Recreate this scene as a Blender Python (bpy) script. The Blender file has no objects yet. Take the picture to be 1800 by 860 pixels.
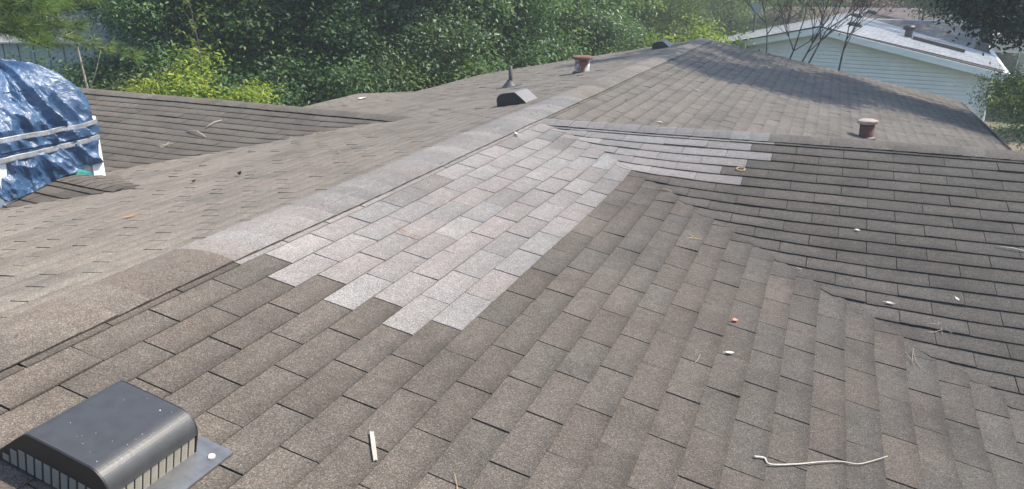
import bpy, math, random
import numpy as np
from mathutils import Vector, noise as mnoise

SC = bpy.context.scene
COL = SC.collection
R = math.radians

# ------------------------------------------------------------------ camera
CAM = np.array([1.6247, -1.4898, 1.1701])
YAW, PITCH, ROLL, FPX = -0.3812, 0.3294, 0.0019, 1354.2759
_f = np.array([math.sin(YAW) * math.cos(PITCH), math.cos(YAW) * math.cos(PITCH), -math.sin(PITCH)])
_r0 = np.array([math.cos(YAW), -math.sin(YAW), 0.0])
_u0 = np.cross(_r0, _f)
_r = _r0 * math.cos(ROLL) + _u0 * math.sin(ROLL)
_u = -_r0 * math.sin(ROLL) + _u0 * math.cos(ROLL)
cam_data = bpy.data.cameras.new("camera")
cam = bpy.data.objects.new("camera", cam_data)
COL.objects.link(cam)
from mathutils import Matrix
cam.matrix_world = Matrix(((_r[0], _u[0], -_f[0], CAM[0]), (_r[1], _u[1], -_f[1], CAM[1]),
                           (_r[2], _u[2], -_f[2], CAM[2]), (0, 0, 0, 1)))
cam_data.sensor_fit = 'HORIZONTAL'
cam_data.sensor_width = 36.0
cam_data.lens = 36.0 * FPX / 1800.0
cam_data.clip_start = 0.05
cam_data.clip_end = 1000.0
SC.camera = cam

# ------------------------------------------------------------------ light
SUN_AZ, SUN_EL = R(60), R(52)            # azimuth from +Y towards +X
sun_vec = Vector((math.cos(SUN_EL) * math.sin(SUN_AZ), math.cos(SUN_EL) * math.cos(SUN_AZ), math.sin(SUN_EL)))
sun_d = bpy.data.lights.new("sun", 'SUN')
sun_d.energy = 4.0
sun_d.angle = R(0.5)
sun_d.color = (1.0, 0.92, 0.79)
sun = bpy.data.objects.new("sun", sun_d)
sun.rotation_euler = sun_vec.to_track_quat('Z', 'Y').to_euler()
sun.location = (12, 8, 20)
COL.objects.link(sun)
world = bpy.data.worlds.new("World")
SC.world = world
world.use_nodes = True
wn = world.node_tree
wn.nodes.clear()
wo = wn.nodes.new("ShaderNodeOutputWorld")
bg = wn.nodes.new("ShaderNodeBackground")
sky = wn.nodes.new("ShaderNodeTexSky")
sky.sky_type = 'NISHITA'
sky.sun_disc = False
sky.sun_elevation = SUN_EL
sky.sun_rotation = SUN_AZ
bg.inputs[1].default_value = 0.14
wn.links.new(sky.outputs[0], bg.inputs[0])
wn.links.new(bg.outputs[0], wo.inputs[0])
SC.view_settings.view_transform = 'Standard'
SC.view_settings.look = 'None'
SC.view_settings.exposure = 1.06
SC.view_settings.gamma = 1.0
SC.view_settings.use_curve_mapping = False
SC.render.engine = 'CYCLES'
SC.cycles.max_bounces = 8
SC.cycles.transparent_max_bounces = 8


def project(P):
    d = np.asarray(P, float) - CAM
    z = d @ _f
    return np.array([900 + FPX * (d @ _r) / z, 430 - FPX * (d @ _u) / z, z])


# ------------------------------------------------------------------ helpers
class MB:
    """collects polygons (with a colour per vertex and a material slot per face) for ONE mesh object"""
    def __init__(self):
        self.v, self.f, self.c, self.m = [], [], [], []

    def add(self, verts, faces, col=(1, .5, .5, 1), mat=0):
        o = len(self.v)
        self.v.extend([tuple(map(float, p)) for p in verts])
        self.f.extend([tuple(i + o for i in f) for f in faces])
        if col and isinstance(col[0], (tuple, list)):
            self.c.extend(col)
        else:
            self.c.extend([col] * len(verts))
        self.m.extend([mat] * len(faces))

    def box(self, c, s, ax=None, col=(1, .5, .5, 1), mat=0):
        c = np.array(c, float)
        A = np.eye(3) if ax is None else np.array(ax, float)
        vs = [c + A[0] * s[0] * .5 * i + A[1] * s[1] * .5 * j + A[2] * s[2] * .5 * k
              for i in (-1, 1) for j in (-1, 1) for k in (-1, 1)]
        fs = [(0, 1, 3, 2), (4, 6, 7, 5), (0, 4, 5, 1), (2, 3, 7, 6), (0, 2, 6, 4), (1, 5, 7, 3)]
        self.add(vs, fs, col, mat)

    def prism(self, poly, ext, col=(1, .5, .5, 1), mat=0):
        """polygon (3D points) extruded along a vector"""
        n = len(poly)
        p = [np.array(q, float) for q in poly]
        e = np.array(ext, float)
        vs = p + [q + e for q in p]
        nrm = sum((np.cross(p[i], p[(i + 1) % n]) for i in range(n)), np.zeros(3))
        up = nrm @ e < 0
        fs = [tuple(range(n)) if up else tuple(range(n))[::-1], tuple(range(n, 2 * n))[::-1] if up else tuple(range(n, 2 * n))]
        for i in range(n):
            j = (i + 1) % n
            q = (i, i + n, j + n, j) if up else (i, j, j + n, i + n)
            fs.append(q)
        self.add(vs, fs, col, mat)

    def tube(self, pts, rad, seg=6, col=(1, .5, .5, 1), mat=0, caps=True):
        pts = [Vector(p) for p in pts]
        if not hasattr(rad, '__len__'):
            rad = [rad] * len(pts)
        vs, fs = [], []
        up = Vector((0.13, 0.31, 0.94))
        for i, p in enumerate(pts):
            t = (pts[min(i + 1, len(pts) - 1)] - pts[max(i - 1, 0)]).normalized()
            a = t.cross(up)
            if a.length < 1e-3:
                a = t.cross(Vector((1, 0, 0)))
            a.normalize()
            b = t.cross(a)
            for k in range(seg):
                w = 2 * math.pi * k / seg
                vs.append(p + (a * math.cos(w) + b * math.sin(w)) * rad[i])
        for i in range(len(pts) - 1):
            for k in range(seg):
                l = (k + 1) % seg
                fs.append((i * seg + k, i * seg + l, (i + 1) * seg + l, (i + 1) * seg + k))
        if caps:
            fs.append(tuple(range(seg))[::-1])
            fs.append(tuple(range((len(pts) - 1) * seg, len(pts) * seg)))
        self.add(vs, fs, col, mat)

    def lathe(self, c, prof, seg=20, col=(1, .5, .5, 1), mat=0, ax=None):
        c = np.array(c, float)
        A = np.eye(3) if ax is None else np.array(ax, float)
        vs, fs = [], []
        for (r_, z_) in prof:
            for k in range(seg):
                w = 2 * math.pi * k / seg
                vs.append(c + A[0] * r_ * math.cos(w) + A[1] * r_ * math.sin(w) + A[2] * z_)
        for i in range(len(prof) - 1):
            for k in range(seg):
                l = (k + 1) % seg
                fs.append((i * seg + k, i * seg + l, (i + 1) * seg + l, (i + 1) * seg + k))
        fs.append(tuple(range(seg))[::-1])
        fs.append(tuple(range((len(prof) - 1) * seg, len(prof) * seg)))
        self.add(vs, fs, col, mat)

    def build(self, name, mats, parent=None, smooth=False, origin=None):
        """links the collected shapes (world coordinates) as one mesh object, under a thing or one of its parts"""
        top = parent
        while top is not None and top.parent is not None:
            top = top.parent
        off = np.array(top.location) if top is not None else np.zeros(3) if origin is None else np.array(origin, float)
        me = bpy.data.meshes.new(name)
        me.from_pydata([tuple(p) for p in (np.array(self.v, float) - off)], [], self.f)
        if not isinstance(mats, (list, tuple)):
            mats = [mats]
        for m in mats:
            me.materials.append(m)
        if len(mats) > 1:
            me.polygons.foreach_set("material_index", self.m)
        at = me.color_attributes.new("tint", 'FLOAT_COLOR', 'POINT')
        at.data.foreach_set("color", np.array(self.c, dtype=np.float32).ravel())
        if smooth:
            me.polygons.foreach_set("use_smooth", [True] * len(self.f))
        me.update()
        o = bpy.data.objects.new(name, me)
        COL.objects.link(o)
        if parent is not None:
            o.parent = parent
        else:
            o.location = off
        return o


def tag(o, label=None, cat=None, group=None, kind=None):
    if label: o["label"] = label
    if cat: o["category"] = cat
    if group: o["group"] = group
    if kind: o["kind"] = kind
    return o


def thing(name, label, cat, loc=(0, 0, 0), group=None):
    o = bpy.data.objects.new(name, None)
    o.empty_display_size = .2
    COL.objects.link(o)
    o.location = loc
    return tag(o, label, cat, group)


def copy_tree(o, parent=None):
    c = o.copy()
    COL.objects.link(c)
    c.parent = parent
    for ch in list(o.children):
        copy_tree(ch, c)
    return c


def rnd(a, b):
    return random.uniform(a, b)


# ------------------------------------------------------------------ materials
def new_mat(name):
    m = bpy.data.materials.new(name)
    m.use_nodes = True
    nt = m.node_tree
    nt.nodes.clear()
    out = nt.nodes.new("ShaderNodeOutputMaterial")
    b = nt.nodes.new("ShaderNodeBsdfPrincipled")
    nt.links.new(b.outputs[0], out.inputs[0])
    return m, nt, b, out


def N_(nt, t, **kw):
    n = nt.nodes.new(t)
    for k, v in kw.items():
        if k.startswith('i_'):
            key = k[2:]
            key = int(key) if key.isdigit() else key
            n.inputs[key].default_value = v
        else:
            setattr(n, k, v)
    return n


def ramp(nt, fac, stops, interp='LINEAR'):
    r_ = nt.nodes.new("ShaderNodeValToRGB")
    r_.color_ramp.interpolation = interp
    els = r_.color_ramp.elements
    while len(els) < len(stops):
        els.new(0.5)
    for e, (p, c) in zip(els, stops):
        e.position = p
        e.color = (c, c, c, 1) if not hasattr(c, '__len__') else (*c, 1)
    nt.links.new(fac, r_.inputs[0])
    return r_.outputs[0]


def math_(nt, op, a, b=None, clamp=False):
    n = nt.nodes.new("ShaderNodeMath")
    n.operation = op
    n.use_clamp = clamp
    for i, x in enumerate((a, b)):
        if x is None: continue
        if isinstance(x, (int, float)): n.inputs[i].default_value = x
        else: nt.links.new(x, n.inputs[i])
    return n.outputs[0]


def mix_(nt, fac, a, b, blend='MIX'):
    n = nt.nodes.new("ShaderNodeMix")
    n.data_type = 'RGBA'
    n.blend_type = blend
    for sock, x in ((n.inputs[0], fac), (n.inputs[6], a), (n.inputs[7], b)):
        if isinstance(x, (int, float)): sock.default_value = x
        elif isinstance(x, tuple): sock.default_value = (*x, 1) if len(x) == 3 else x
        else: nt.links.new(x, sock)
    return n.outputs[2]


def noise_(nt, coord, scale, detail=2, rough=.5, dist=0):
    n = nt.nodes.new("ShaderNodeTexNoise")
    n.inputs['Scale'].default_value = scale
    n.inputs['Detail'].default_value = detail
    n.inputs['Roughness'].default_value = rough
    n.inputs['Distortion'].default_value = dist
    if coord is not None: nt.links.new(coord, n.inputs['Vector'])
    return n.outputs[0]


def bump_(nt, h, strength, dist, b, prev=None):
    n = nt.nodes.new("ShaderNodeBump")
    n.inputs['Strength'].default_value = strength
    n.inputs['Distance'].default_value = dist
    nt.links.new(h, n.inputs['Height'])
    if prev is not None: nt.links.new(prev, n.inputs['Normal'])
    if b is not None: nt.links.new(n.outputs[0], b.inputs['Normal'])
    return n.outputs[0]


def shingle_mat(name, base, warm, cool, rough=.92, butt_dark=.55, contrast=1.0, stain=0.35):
    """mineral granules: speckles of light and dark grains, a tone per tab, a darker lower edge, old stains"""
    m, nt, b, out = new_mat(name)
    geo = N_(nt, "ShaderNodeNewGeometry")
    pos = geo.outputs['Position']
    at = N_(nt, "ShaderNodeAttribute", attribute_name="tint")
    sep = N_(nt, "ShaderNodeSeparateColor")
    nt.links.new(at.outputs['Color'], sep.inputs[0])
    tone, hue, vv = sep.outputs[0], sep.outputs[1], sep.outputs[2]
    nh = noise_(nt, pos, 7, 2, .5)
    hue2 = math_(nt, 'ADD', hue, math_(nt, 'MULTIPLY', math_(nt, 'SUBTRACT', nh, .5), .8), True)
    c = mix_(nt, hue2, warm, cool)
    c = mix_(nt, .35, c, base)
    # granules
    vo = N_(nt, "ShaderNodeTexVoronoi", feature='F1')
    vo.inputs['Scale'].default_value = 390
    nt.links.new(pos, vo.inputs['Vector'])
    vs = N_(nt, "ShaderNodeSeparateColor")
    nt.links.new(vo.outputs['Color'], vs.inputs[0])
    g1 = ramp(nt, vs.outputs[0], [(0, 1 - .62 * contrast), (.3, 1 - .3 * contrast), (.72, 1.0), (.9, 1 + .45 * contrast), (1, 1 + 1.15 * contrast)])
    n2 = noise_(nt, pos, 170, 2, .6)
    g2 = ramp(nt, n2, [(.3, .72), (.5, 1.0), (.7, 1.26)])
    n3 = noise_(nt, pos, 28, 3, .6)
    g3 = ramp(nt, n3, [(.25, .86), (.75, 1.13)])
    n4 = noise_(nt, pos, 2.2, 5, .62)
    g4 = ramp(nt, n4, [(.32, 1 - stain), (.5, 1.0), (.7, 1.1)])
    k = math_(nt, 'MULTIPLY', g1, g2)
    k = math_(nt, 'MULTIPLY', k, g3)
    k = math_(nt, 'MULTIPLY', k, g4)
    # darker band on the lowest part of the tab, ragged
    n5 = noise_(nt, pos, 14, 3, .6)
    v2 = math_(nt, 'ADD', vv, math_(nt, 'MULTIPLY', math_(nt, 'SUBTRACT', n5, .5), .35))
    band = ramp(nt, v2, [(.62, 1.0), (.93, 1 - .42 * butt_dark), (1.0, 1 - .55 * butt_dark)])
    k = math_(nt, 'MULTIPLY', k, band)
    k = math_(nt, 'MULTIPLY', k, tone)
    comb = N_(nt, "ShaderNodeCombineColor")
    for i in range(3): nt.links.new(k, comb.inputs[i])
    c = mix_(nt, 1.0, c, comb.outputs[0], 'MULTIPLY')
    nt.links.new(c, b.inputs['Base Color'])
    b.inputs['Roughness'].default_value = rough
    b.inputs['Diffuse Roughness'].default_value = 1.0
    b.inputs['Specular IOR Level'].default_value = .35
    hsum = math_(nt, 'ADD', math_(nt, 'MULTIPLY', vo.outputs['Distance'], -.5), n2)
    bump_(nt, hsum, .75, .004, b)
    return m


M_OLD = shingle_mat("weathered shingle", (.142, .120, .098), (.148, .120, .099), (.134, .120, .102), stain=.26, contrast=.78)
M_NEW = shingle_mat("pale shingle", (.288, .266, .240), (.294, .252, .232), (.272, .262, .252), butt_dark=.25, contrast=.62, stain=.12)
M_FADED_LIT = shingle_mat("faded and grazing lit shingle", (.212, .185, .154), (.216, .182, .150), (.201, .182, .154), butt_dark=.4, contrast=.78, stain=.28)  # lighter base colour: left slope's grazing light painted in, plus some ageing
M_BROWN = shingle_mat("brown shingle", (.122, .106, .088), (.127, .106, .087), (.117, .106, .090), butt_dark=.5, contrast=.85, stain=.28)


def plain(name, col, rough=.6, metal=0, spec=.5, var=.12, scale=6, bump=0, bscale=60, use_tint=False, coat=0):
    m, nt, b, out = new_mat(name)
    geo = N_(nt, "ShaderNodeNewGeometry")
    n = noise_(nt, geo.outputs['Position'], scale, 4, .6)
    k = ramp(nt, n, [(.3, 1 - var), (.7, 1 + var)])
    c = mix_(nt, 1.0, tuple(col), k, 'MULTIPLY')
    if use_tint:
        at = N_(nt, "ShaderNodeAttribute", attribute_name="tint")
        c = mix_(nt, 1.0, c, at.outputs['Color'], 'MULTIPLY')
    nt.links.new(c, b.inputs['Base Color'])
    b.inputs['Roughness'].default_value = rough
    b.inputs['Metallic'].default_value = metal
    b.inputs['Specular IOR Level'].default_value = spec
    if coat: b.inputs['Coat Weight'].default_value = coat
    if bump:
        n2 = noise_(nt, geo.outputs['Position'], bscale, 3, .6)
        bump_(nt, n2, bump, .004, b)
    return m


M_FASCIAPALE = plain("aged sealant", (.42, .41, .39), .7, var=.2, scale=80)
M_DECK = plain("roofing felt", (.03, .028, .026), .95, var=.3)
M_FASCIA = plain("painted fascia", (.13, .115, .10), .6, var=.08)
M_WALL = plain("house siding paint", (.62, .6, .55), .7, var=.06)
M_PALEWALL = plain("pale blue white siding", (.82, .86, .87), .55, var=.05, scale=3)
M_WHITE = plain("white paint", (.78, .78, .76), .5, var=.05)
M_STEELWHITE = plain("silvery strap", (.36, .37, .39), .3, metal=.5, var=.35, scale=14)
M_BARK = plain("bark", (.10, .08, .062), .9, var=.35, scale=9, bump=.6, bscale=40)
M_TWIG = plain("dry twig", (.34, .29, .23), .8, var=.25, scale=40)
M_BLEACHED = plain("bleached twig", (.40, .36, .31), .7, var=.2, scale=40)
M_STRAW = plain("pine straw", (.46, .31, .17), .8, var=.25, scale=50)
M_REDSTRAW = plain("reddish pine straw", (.38, .16, .10), .8, var=.25, scale=50)
M_VENT = plain("satin dark vent paint", (.040, .041, .044), .45, var=.15, scale=25, spec=.6, bump=.12, bscale=120)
M_VENTDARK = plain("black vent plastic", (.009, .009, .010), .5, var=.1)
M_VENTGLARE = plain("vent paint with sun glare", (.15, .142, .138), .5, var=.12, scale=25)  # pale sun glare on the black hoods, painted into the base colour
M_SLAT = plain("pale louvre slat", (.27, .25, .21), .6, var=.12, scale=30)
M_GALV = plain("galvanised steel", (.20, .205, .21), .42, metal=.65, var=.25, scale=18, bump=.1)
M_LEAD = plain("dull grey", (.055, .055, .058), .6, var=.2, scale=20)
M_COPPER = plain("mud", (.3, .2, .12), .8)


def rust_mat(name, paint, rustc, thr):
    m, nt, b, out = new_mat(name)
    geo = N_(nt, "ShaderNodeNewGeometry")
    n = noise_(nt, geo.outputs['Position'], 4.2, 5, .5, .4)
    n2 = noise_(nt, geo.outputs['Position'], 60, 4, .7)
    s = math_(nt, 'ADD', n, math_(nt, 'MULTIPLY', math_(nt, 'SUBTRACT', n2, .5), .3))
    f = ramp(nt, s, [(thr - .03, 0.0), (thr + .03, 1.0)])
    rr = mix_(nt, n2, tuple(x * .6 for x in rustc), tuple(min(1, x * 1.35) for x in rustc))
    c = mix_(nt, f, paint, rr)
    nt.links.new(c, b.inputs['Base Color'])
    rg = ramp(nt, f, [(0, .45), (1, .9)])
    nt.links.new(rg, b.inputs['Roughness'])
    bump_(nt, n2, .3, .003, b)
    return m


M_RUST = rust_mat("rusty cap steel", (.17, .095, .08), (.13, .058, .045), .42)
M_RUSTPIPE = rust_mat("pipe with rust patch", (.42, .44, .45), (.17, .06, .045), .55)
M_RUSTDARK = rust_mat("dark rusted pipe", (.10, .065, .055), (.11, .05, .038), .4)
M_CAPWHITE = rust_mat("cap with bleached top", (.34, .27, .23), (.17, .085, .06), .50)


def tarp_mat():
    m, nt, b, out = new_mat("blue woven tarp")
    geo = N_(nt, "ShaderNodeNewGeometry")
    pos = geo.outputs['Position']
    n = noise_(nt, pos, 5, 5, .6)
    c = ramp(nt, n, [(.3, (.018, .05, .115)), (.55, (.03, .078, .165)), (.75, (.05, .11, .21))])
    n6 = noise_(nt, pos, 38, 4, .7)
    sc_ = ramp(nt, n6, [(.62, 0.0), (.74, .22)])
    c = mix_(nt, sc_, c, (.30, .40, .52))
    nt.links.new(c, b.inputs['Base Color'])
    b.inputs['Roughness'].default_value = .40
    b.inputs['Specular IOR Level'].default_value = .8
    b.inputs['Coat Weight'].default_value = .2
    b.inputs['Coat Roughness'].default_value = .3
    n3 = noise_(nt, pos, 16, 5, .65, 1.2)
    n4 = noise_(nt, pos, 75, 3, .6)
    p = bump_(nt, n3, .25, .03, None)
    bump_(nt, n4, .5, .008, b, p)
    return m


M_TARP = tarp_mat()
M_TEAL = plain("teal tarp underside", (.03, .20, .19), .4, var=.3, scale=20)


def leaf_mat(name, cols, trans=.42, rough=.5, spec=.4):
    m, nt, b, out = new_mat(name)
    at = N_(nt, "ShaderNodeAttribute", attribute_name="tint")
    sep = N_(nt, "ShaderNodeSeparateColor")
    nt.links.new(at.outputs['Color'], sep.inputs[0])
    oi = N_(nt, "ShaderNodeObjectInfo")
    c = ramp(nt, sep.outputs[0], [(i / (len(cols) - 1), c_) for i, c_ in enumerate(cols)])
    k = ramp(nt, oi.outputs['Random'], [(0, .82), (1, 1.18)])
    c = mix_(nt, 1.0, c, k, 'MULTIPLY')
    nt.links.new(c, b.inputs['Base Color'])
    b.inputs['Roughness'].default_value = rough
    b.inputs['Specular IOR Level'].default_value = spec
    tr = N_(nt, "ShaderNodeBsdfTranslucent")
    c2 = mix_(nt, 1.0, c, (1.25, 1.35, .55), 'MULTIPLY')
    nt.links.new(c2, tr.inputs['Color'])
    ms = N_(nt, "ShaderNodeMixShader")
    ms.inputs[0].default_value = trans
    nt.links.new(b.outputs[0], ms.inputs[1])
    nt.links.new(tr.outputs[0], ms.inputs[2])
    nt.links.new(ms.outputs[0], out.inputs[0])
    return m


M_LEAF = leaf_mat("forest leaf", [(.048, .096, .046), (.078, .148, .066), (.115, .19, .076), (.22, .27, .07)])
M_MIDLEAF = leaf_mat("mid green leaf", [(.055, .105, .058), (.092, .16, .08), (.14, .21, .09), (.26, .30, .10)], rough=.42, spec=.55)
M_LEAF2 = leaf_mat("lighter leaf", [(.06, .10, .05), (.095, .145, .06), (.13, .185, .075), (.20, .24, .09)])
M_LIME = leaf_mat("yellow green leaf", [(.10, .17, .035), (.18, .26, .05), (.27, .34, .06), (.40, .42, .08)], trans=.45)
M_DARKLEAF = leaf_mat("dark oak leaf", [(.018, .04, .03), (.028, .06, .04), (.04, .08, .045), (.06, .10, .05)])
M_FERN = leaf_mat("feathery leaf", [(.07, .12, .04), (.11, .17, .055), (.15, .21, .07), (.20, .26, .08)], trans=.4)
M_NEEDLE = leaf_mat("pine needle", [(.075, .13, .04), (.115, .19, .055), (.16, .235, .07), (.24, .30, .09)], trans=.35)
M_DEADLEAF = leaf_mat("dead leaf", [(.05, .03, .03), (.09, .05, .04), (.13, .07, .05), (.2, .12, .08)], trans=.2)
M_PINK = leaf_mat("pinkish blossom", [(.12, .07, .07), (.22, .12, .12), (.3, .18, .18), (.15, .2, .08)], trans=.3)
# ------------------------------------------------------------------ the roof we stand on
AL, BE, GA, LB, PB = 0.2192, 0.2710, R(10), R(14), R(5)
TW = .305
EN, DN0 = .1304, -.4499
XW, YW, ZW, EW = 1.9527, 4.2224, .0646, .125
RX, RZ = -.63 * math.cos(AL), .63 * math.sin(AL)          # main ridge line: x, z (runs along y)
WRY, WRZ = YW + .18 * math.cos(BE), ZW + .18 * math.sin(BE)  # right wing ridge line: y, z (runs along x)


class Plane:
    def __init__(s, O, A, D):
        s.O, s.A, s.D = np.array(O, float), np.array(A, float), np.array(D, float)
        s.A /= np.linalg.norm(s.A)
        s.D -= s.A * (s.D @ s.A)
        s.D /= np.linalg.norm(s.D)
        n = np.cross(s.A, s.D)
        s.N = n if n[2] > 0 else -n

    def p(s, a, d, h=0.0):
        return s.O + s.A * a + s.D * d + s.N * h

    def z(s, x, y):
        return s.O[2] - (s.N[0] * (x - s.O[0]) + s.N[1] * (y - s.O[1])) / s.N[2]

    def half(s, nx, ny, c):
        """half plane nx*x + ny*y <= c of the ground plan, in the (a, d) coordinates of this plane"""
        return (nx * s.A[0] + ny * s.A[1], nx * s.D[0] + ny * s.D[1], c - nx * s.O[0] - ny * s.O[1])


PN = Plane((0, 0, 0), (0, 1, 0), (math.cos(AL), 0, -math.sin(AL)))
PW = Plane((XW, YW, ZW), (1, 0, 0), (0, -math.cos(BE), -math.sin(BE)))
PWB = Plane((XW, WRY, WRZ), (1, 0, 0), (0, math.cos(BE), -math.sin(BE)))
PL = Plane((RX, 0, RZ), (0, 1, 0), (-math.cos(GA), 0, -math.sin(GA)))
LWA, LWB = np.array((-2.25, 5.38, -.145)), np.array((-7.0, 5.4, -.080))      # left wing ridge
PLW = Plane(LWA, LWB - LWA, (0, -math.cos(LB), -math.sin(LB)))
PLB = Plane(LWA, LWB - LWA, (0, math.cos(LB), -math.sin(LB)))
XE = -4.75
PP = Plane((XE, 0, PL.z(XE, 0)), (0, 1, 0), (-math.cos(PB), 0, -math.sin(PB)))


def line_between(P, Q, x0, x1, y0, y1):
    """where two roof planes meet, as a line  nx*x + ny*y = c"""
    nx = P.N[0] / P.N[2] - Q.N[0] / Q.N[2]
    ny = P.N[1] / P.N[2] - Q.N[1] / Q.N[2]
    c = (P.O @ P.N) / P.N[2] - (Q.O @ Q.N) / Q.N[2]
    return nx, ny, c          # z_P = z_Q  <=>  nx*x + ny*y = c ;  z_P > z_Q  <=>  nx*x+ny*y < c


def over(P, Q):
    """half plane (for P) where P is the higher of the two surfaces"""
    return P.half(*line_between(P, Q, 0, 0, 0, 0))


def clip(poly, hp):
    a, b, c = hp
    out = []
    for i in range(len(poly)):
        p, q = poly[i], poly[(i + 1) % len(poly)]
        fp, fq = a * p[0] + b * p[1] - c, a * q[0] + b * q[1] - c
        if fp <= 0: out.append(p)
        if (fp < 0 < fq) or (fq < 0 < fp):
            t = fp / (fp - fq)
            out.append((p[0] + (q[0] - p[0]) * t, p[1] + (q[1] - p[1]) * t))
    return out


def sag(P):
    """the roof is old: the front valley is rounded by the woven shingles, and the planes wander by a few millimetres"""
    x, y = P[0], P[1]
    h = 0.0
    if x > -.62 and y < 4.35:
        a, b = PN.z(x, y), PW.z(x, y)
        k = .17
        t = max(k - abs(a - b), 0) / k
        h += t * t * k * .25 * min(1, max(0, (x + .62) / .5)) * min(1, max(0, (4.35 - y) / .35))
    if x < -1.9 and 2.0 < y < 5.2:
        a, b = PL.z(x, y), PLW.z(x, y)
        t = max(.08 - abs(a - b), 0) / .08
        h += t * t * .08 * .25
    h += .010 * (mnoise.noise(Vector((x * .55, y * .55, 3.1))) ) + .003 * mnoise.noise(Vector((x * 2.1, y * 2.1, 7.7)))
    return h


house = thing("house", "long low house under the camera with weathered brown shingle roof and a pale repair patch", "house", (0, 0, -3.4))
TABS = []         # every shingle tab: (plane, list of quads in (a,d), d_top, d_butt, colours, material index)
MATS_ROOF = [M_OLD, M_NEW, M_FADED_LIT, M_BROWN]


def field(P, e, d0, k0, k1, joint, a0, a1, regions, mat, lift=0.0, split=None, base_tone=1.0, out=None, join=False, fold=0.0, gap=1.0):
    """courses of three-tab shingles on one roof plane, clipped to convex regions"""
    for k in range(k0, k1):
        db = e * k + d0
        off = joint(k)
        i0, i1 = math.floor((a0 - off) / TW) - 1, math.ceil((a1 - off) / TW) + 1
        ctone = rnd(.97, 1.03)
        wob = rnd(0, 9)
        for i in range(i0, i1):
            s0, s1 = off + i * TW, off + (i + 1) * TW
            if s1 < a0 or s0 > a1: continue
            sl = rnd(.6, 1)
            g0, g1 = rnd(.0022, .0042) * gap, rnd(.0022, .0042) * gap
            top = db - e - .014
            if fold:
                nx_, ny_, c_ = line_between(P, PN, 0, 0, 0, 0)
                ext = rnd(.015, fold) * .28 * (1 if k % 2 else .5)
                over_ = P.half(nx_, ny_, c_)
                regions = [[over_, (0, -1, .16)], [(-over_[0], -over_[1], -over_[2]), (over_[0], over_[1], over_[2] + ext), (0, -1, .16)]]
            ja, jb = rnd(-.002, .002), rnd(-.002, .002)
            nseg = 1
            m = mat(k, s0) if callable(mat) else mat
            c0 = P.p((s0 + s1) / 2, db)
            if split and split(c0): nseg = 6
            quads = []
            for q in range(nseg):
                u0, u1 = q / nseg, (q + 1) / nseg
                sa, sb = (s0 + g0) * (1 - u0) + (s1 - g1) * u0, (s0 + g0) * (1 - u1) + (s1 - g1) * u1
                da, dbb = db + ja * (1 - u0) + jb * u0, db + ja * (1 - u1) + jb * u1
                quads.append([(sa, top), (sb, top), (sb, dbb), (sa, da)])
            polys = []
            for reg in regions:
                if not join: polys = []
                for qd in quads:
                    pl = qd
                    for hp in reg:
                        pl = clip(pl, hp)
                        if len(pl) < 3: break
                    if len(pl) >= 3: polys.append(pl)
                if not polys or (join and reg is not regions[-1]): continue
                tone = base_tone * ctone * (random.gauss(1, (.075, .08, .045, .06)[m]))
                hue = min(1, max(0, random.gauss(.5, .3)))
                (TABS if out is None else out).append((P, polys, top, db, tone, hue, m, rnd(.0055, .0085) + (rnd(.002, .006) if random.random() < .07 else 0) + lift, rnd(-.0012, .0012), (s0 + s1) / 2, TW))


def n_mat(k, s0):
    start = {-1: 2.5, 0: 2.5, 1: 3, 2: 2.5, 3: 3, 4: 2.5, 5: 3, 6: 2.5, 7: 3}
    return 1 if k in start and s0 / TW >= start[k] - .1 and s0 / TW < 16.2 else 0


def w_mat(r, s0):
    lim = {0: -2, 1: -2.5, 2: -2, 3: -2.5, 4: -3, 5: -2.5}
    return 1 if r in lim and (s0 / TW + .5) < lim[r] else 3


near_valley = lambda c: abs(PN.z(c[0], c[1]) - PW.z(c[0], c[1])) < .28 and c[1] < 4.4 and c[0] > -.7
EAVE_R = 3.96 / math.cos(AL)
# main right slope, in front of the wing and beyond it
field(PN, EN, DN0, -1, 35, lambda k: 0 if k % 2 else TW / 2, -4.0, 4.5,
      [[over(PN, PW), (1, 0, WRY), (0, 1, EAVE_R), (0, -1, .61)]], n_mat, split=near_valley)
field(PN, EN, DN0, -1, 35, lambda k: 0 if k % 2 else TW / 2, 4.2, 15.2,
      [[over(PN, PWB), (-1, 0, -WRY), (0, 1, EAVE_R), (0, -1, .61), PN.half(-.13, 1, 14.12)]], 2, base_tone=.93)
# right wing
field(PW, EW, 0, 0, 36, lambda r: TW / 2 if r % 2 else 0, -2.6, 7.0, [[]], w_mat, lift=.003, split=near_valley, join=True, fold=.05, gap=.5)
field(PWB, EW, .18, 0, 30, lambda r: TW / 2 if r % 2 else 0, -2.6, 7.0, [[over(PWB, PN), (0, -1, -.03)]], 3)
# main left slope: in front of and behind the left wing
lj = [rnd(0, TW) for _ in range(3)]
EL_ = (XE - RX) / -math.cos(GA)
rake = PL.half(-.27, 1, 14.2)
field(PL, .1295, .155, 0, 32, lambda k: .07 if k % 2 else .07 + TW / 2, -4.0, 5.6,
      [[over(PL, PLW), (1, 0, 5.38), (0, 1, EL_), (0, -1, -.02)]], 2)
field(PL, .1295, .155, 0, 32, lambda k: .07 if k % 2 else .07 + TW / 2, 5.2, 14.4,
      [[over(PL, PLB), (-1, 0, -5.38), (0, 1, EL_), (0, -1, -.02), rake]], 2)
# left wing
field(PLW, .128, .15, 0, 19, lambda k: .11 if k % 2 else .11 + TW / 2, -.6, 8.5, [[over(PLW, PL), (0, -1, -.02)]], 3)
field(PLB, .128, .15, 0, 12, lambda k: .11 if k % 2 else .11 + TW / 2, -.6, 8.5, [[over(PLB, PL), (0, -1, -.02)]], 3)
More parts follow.
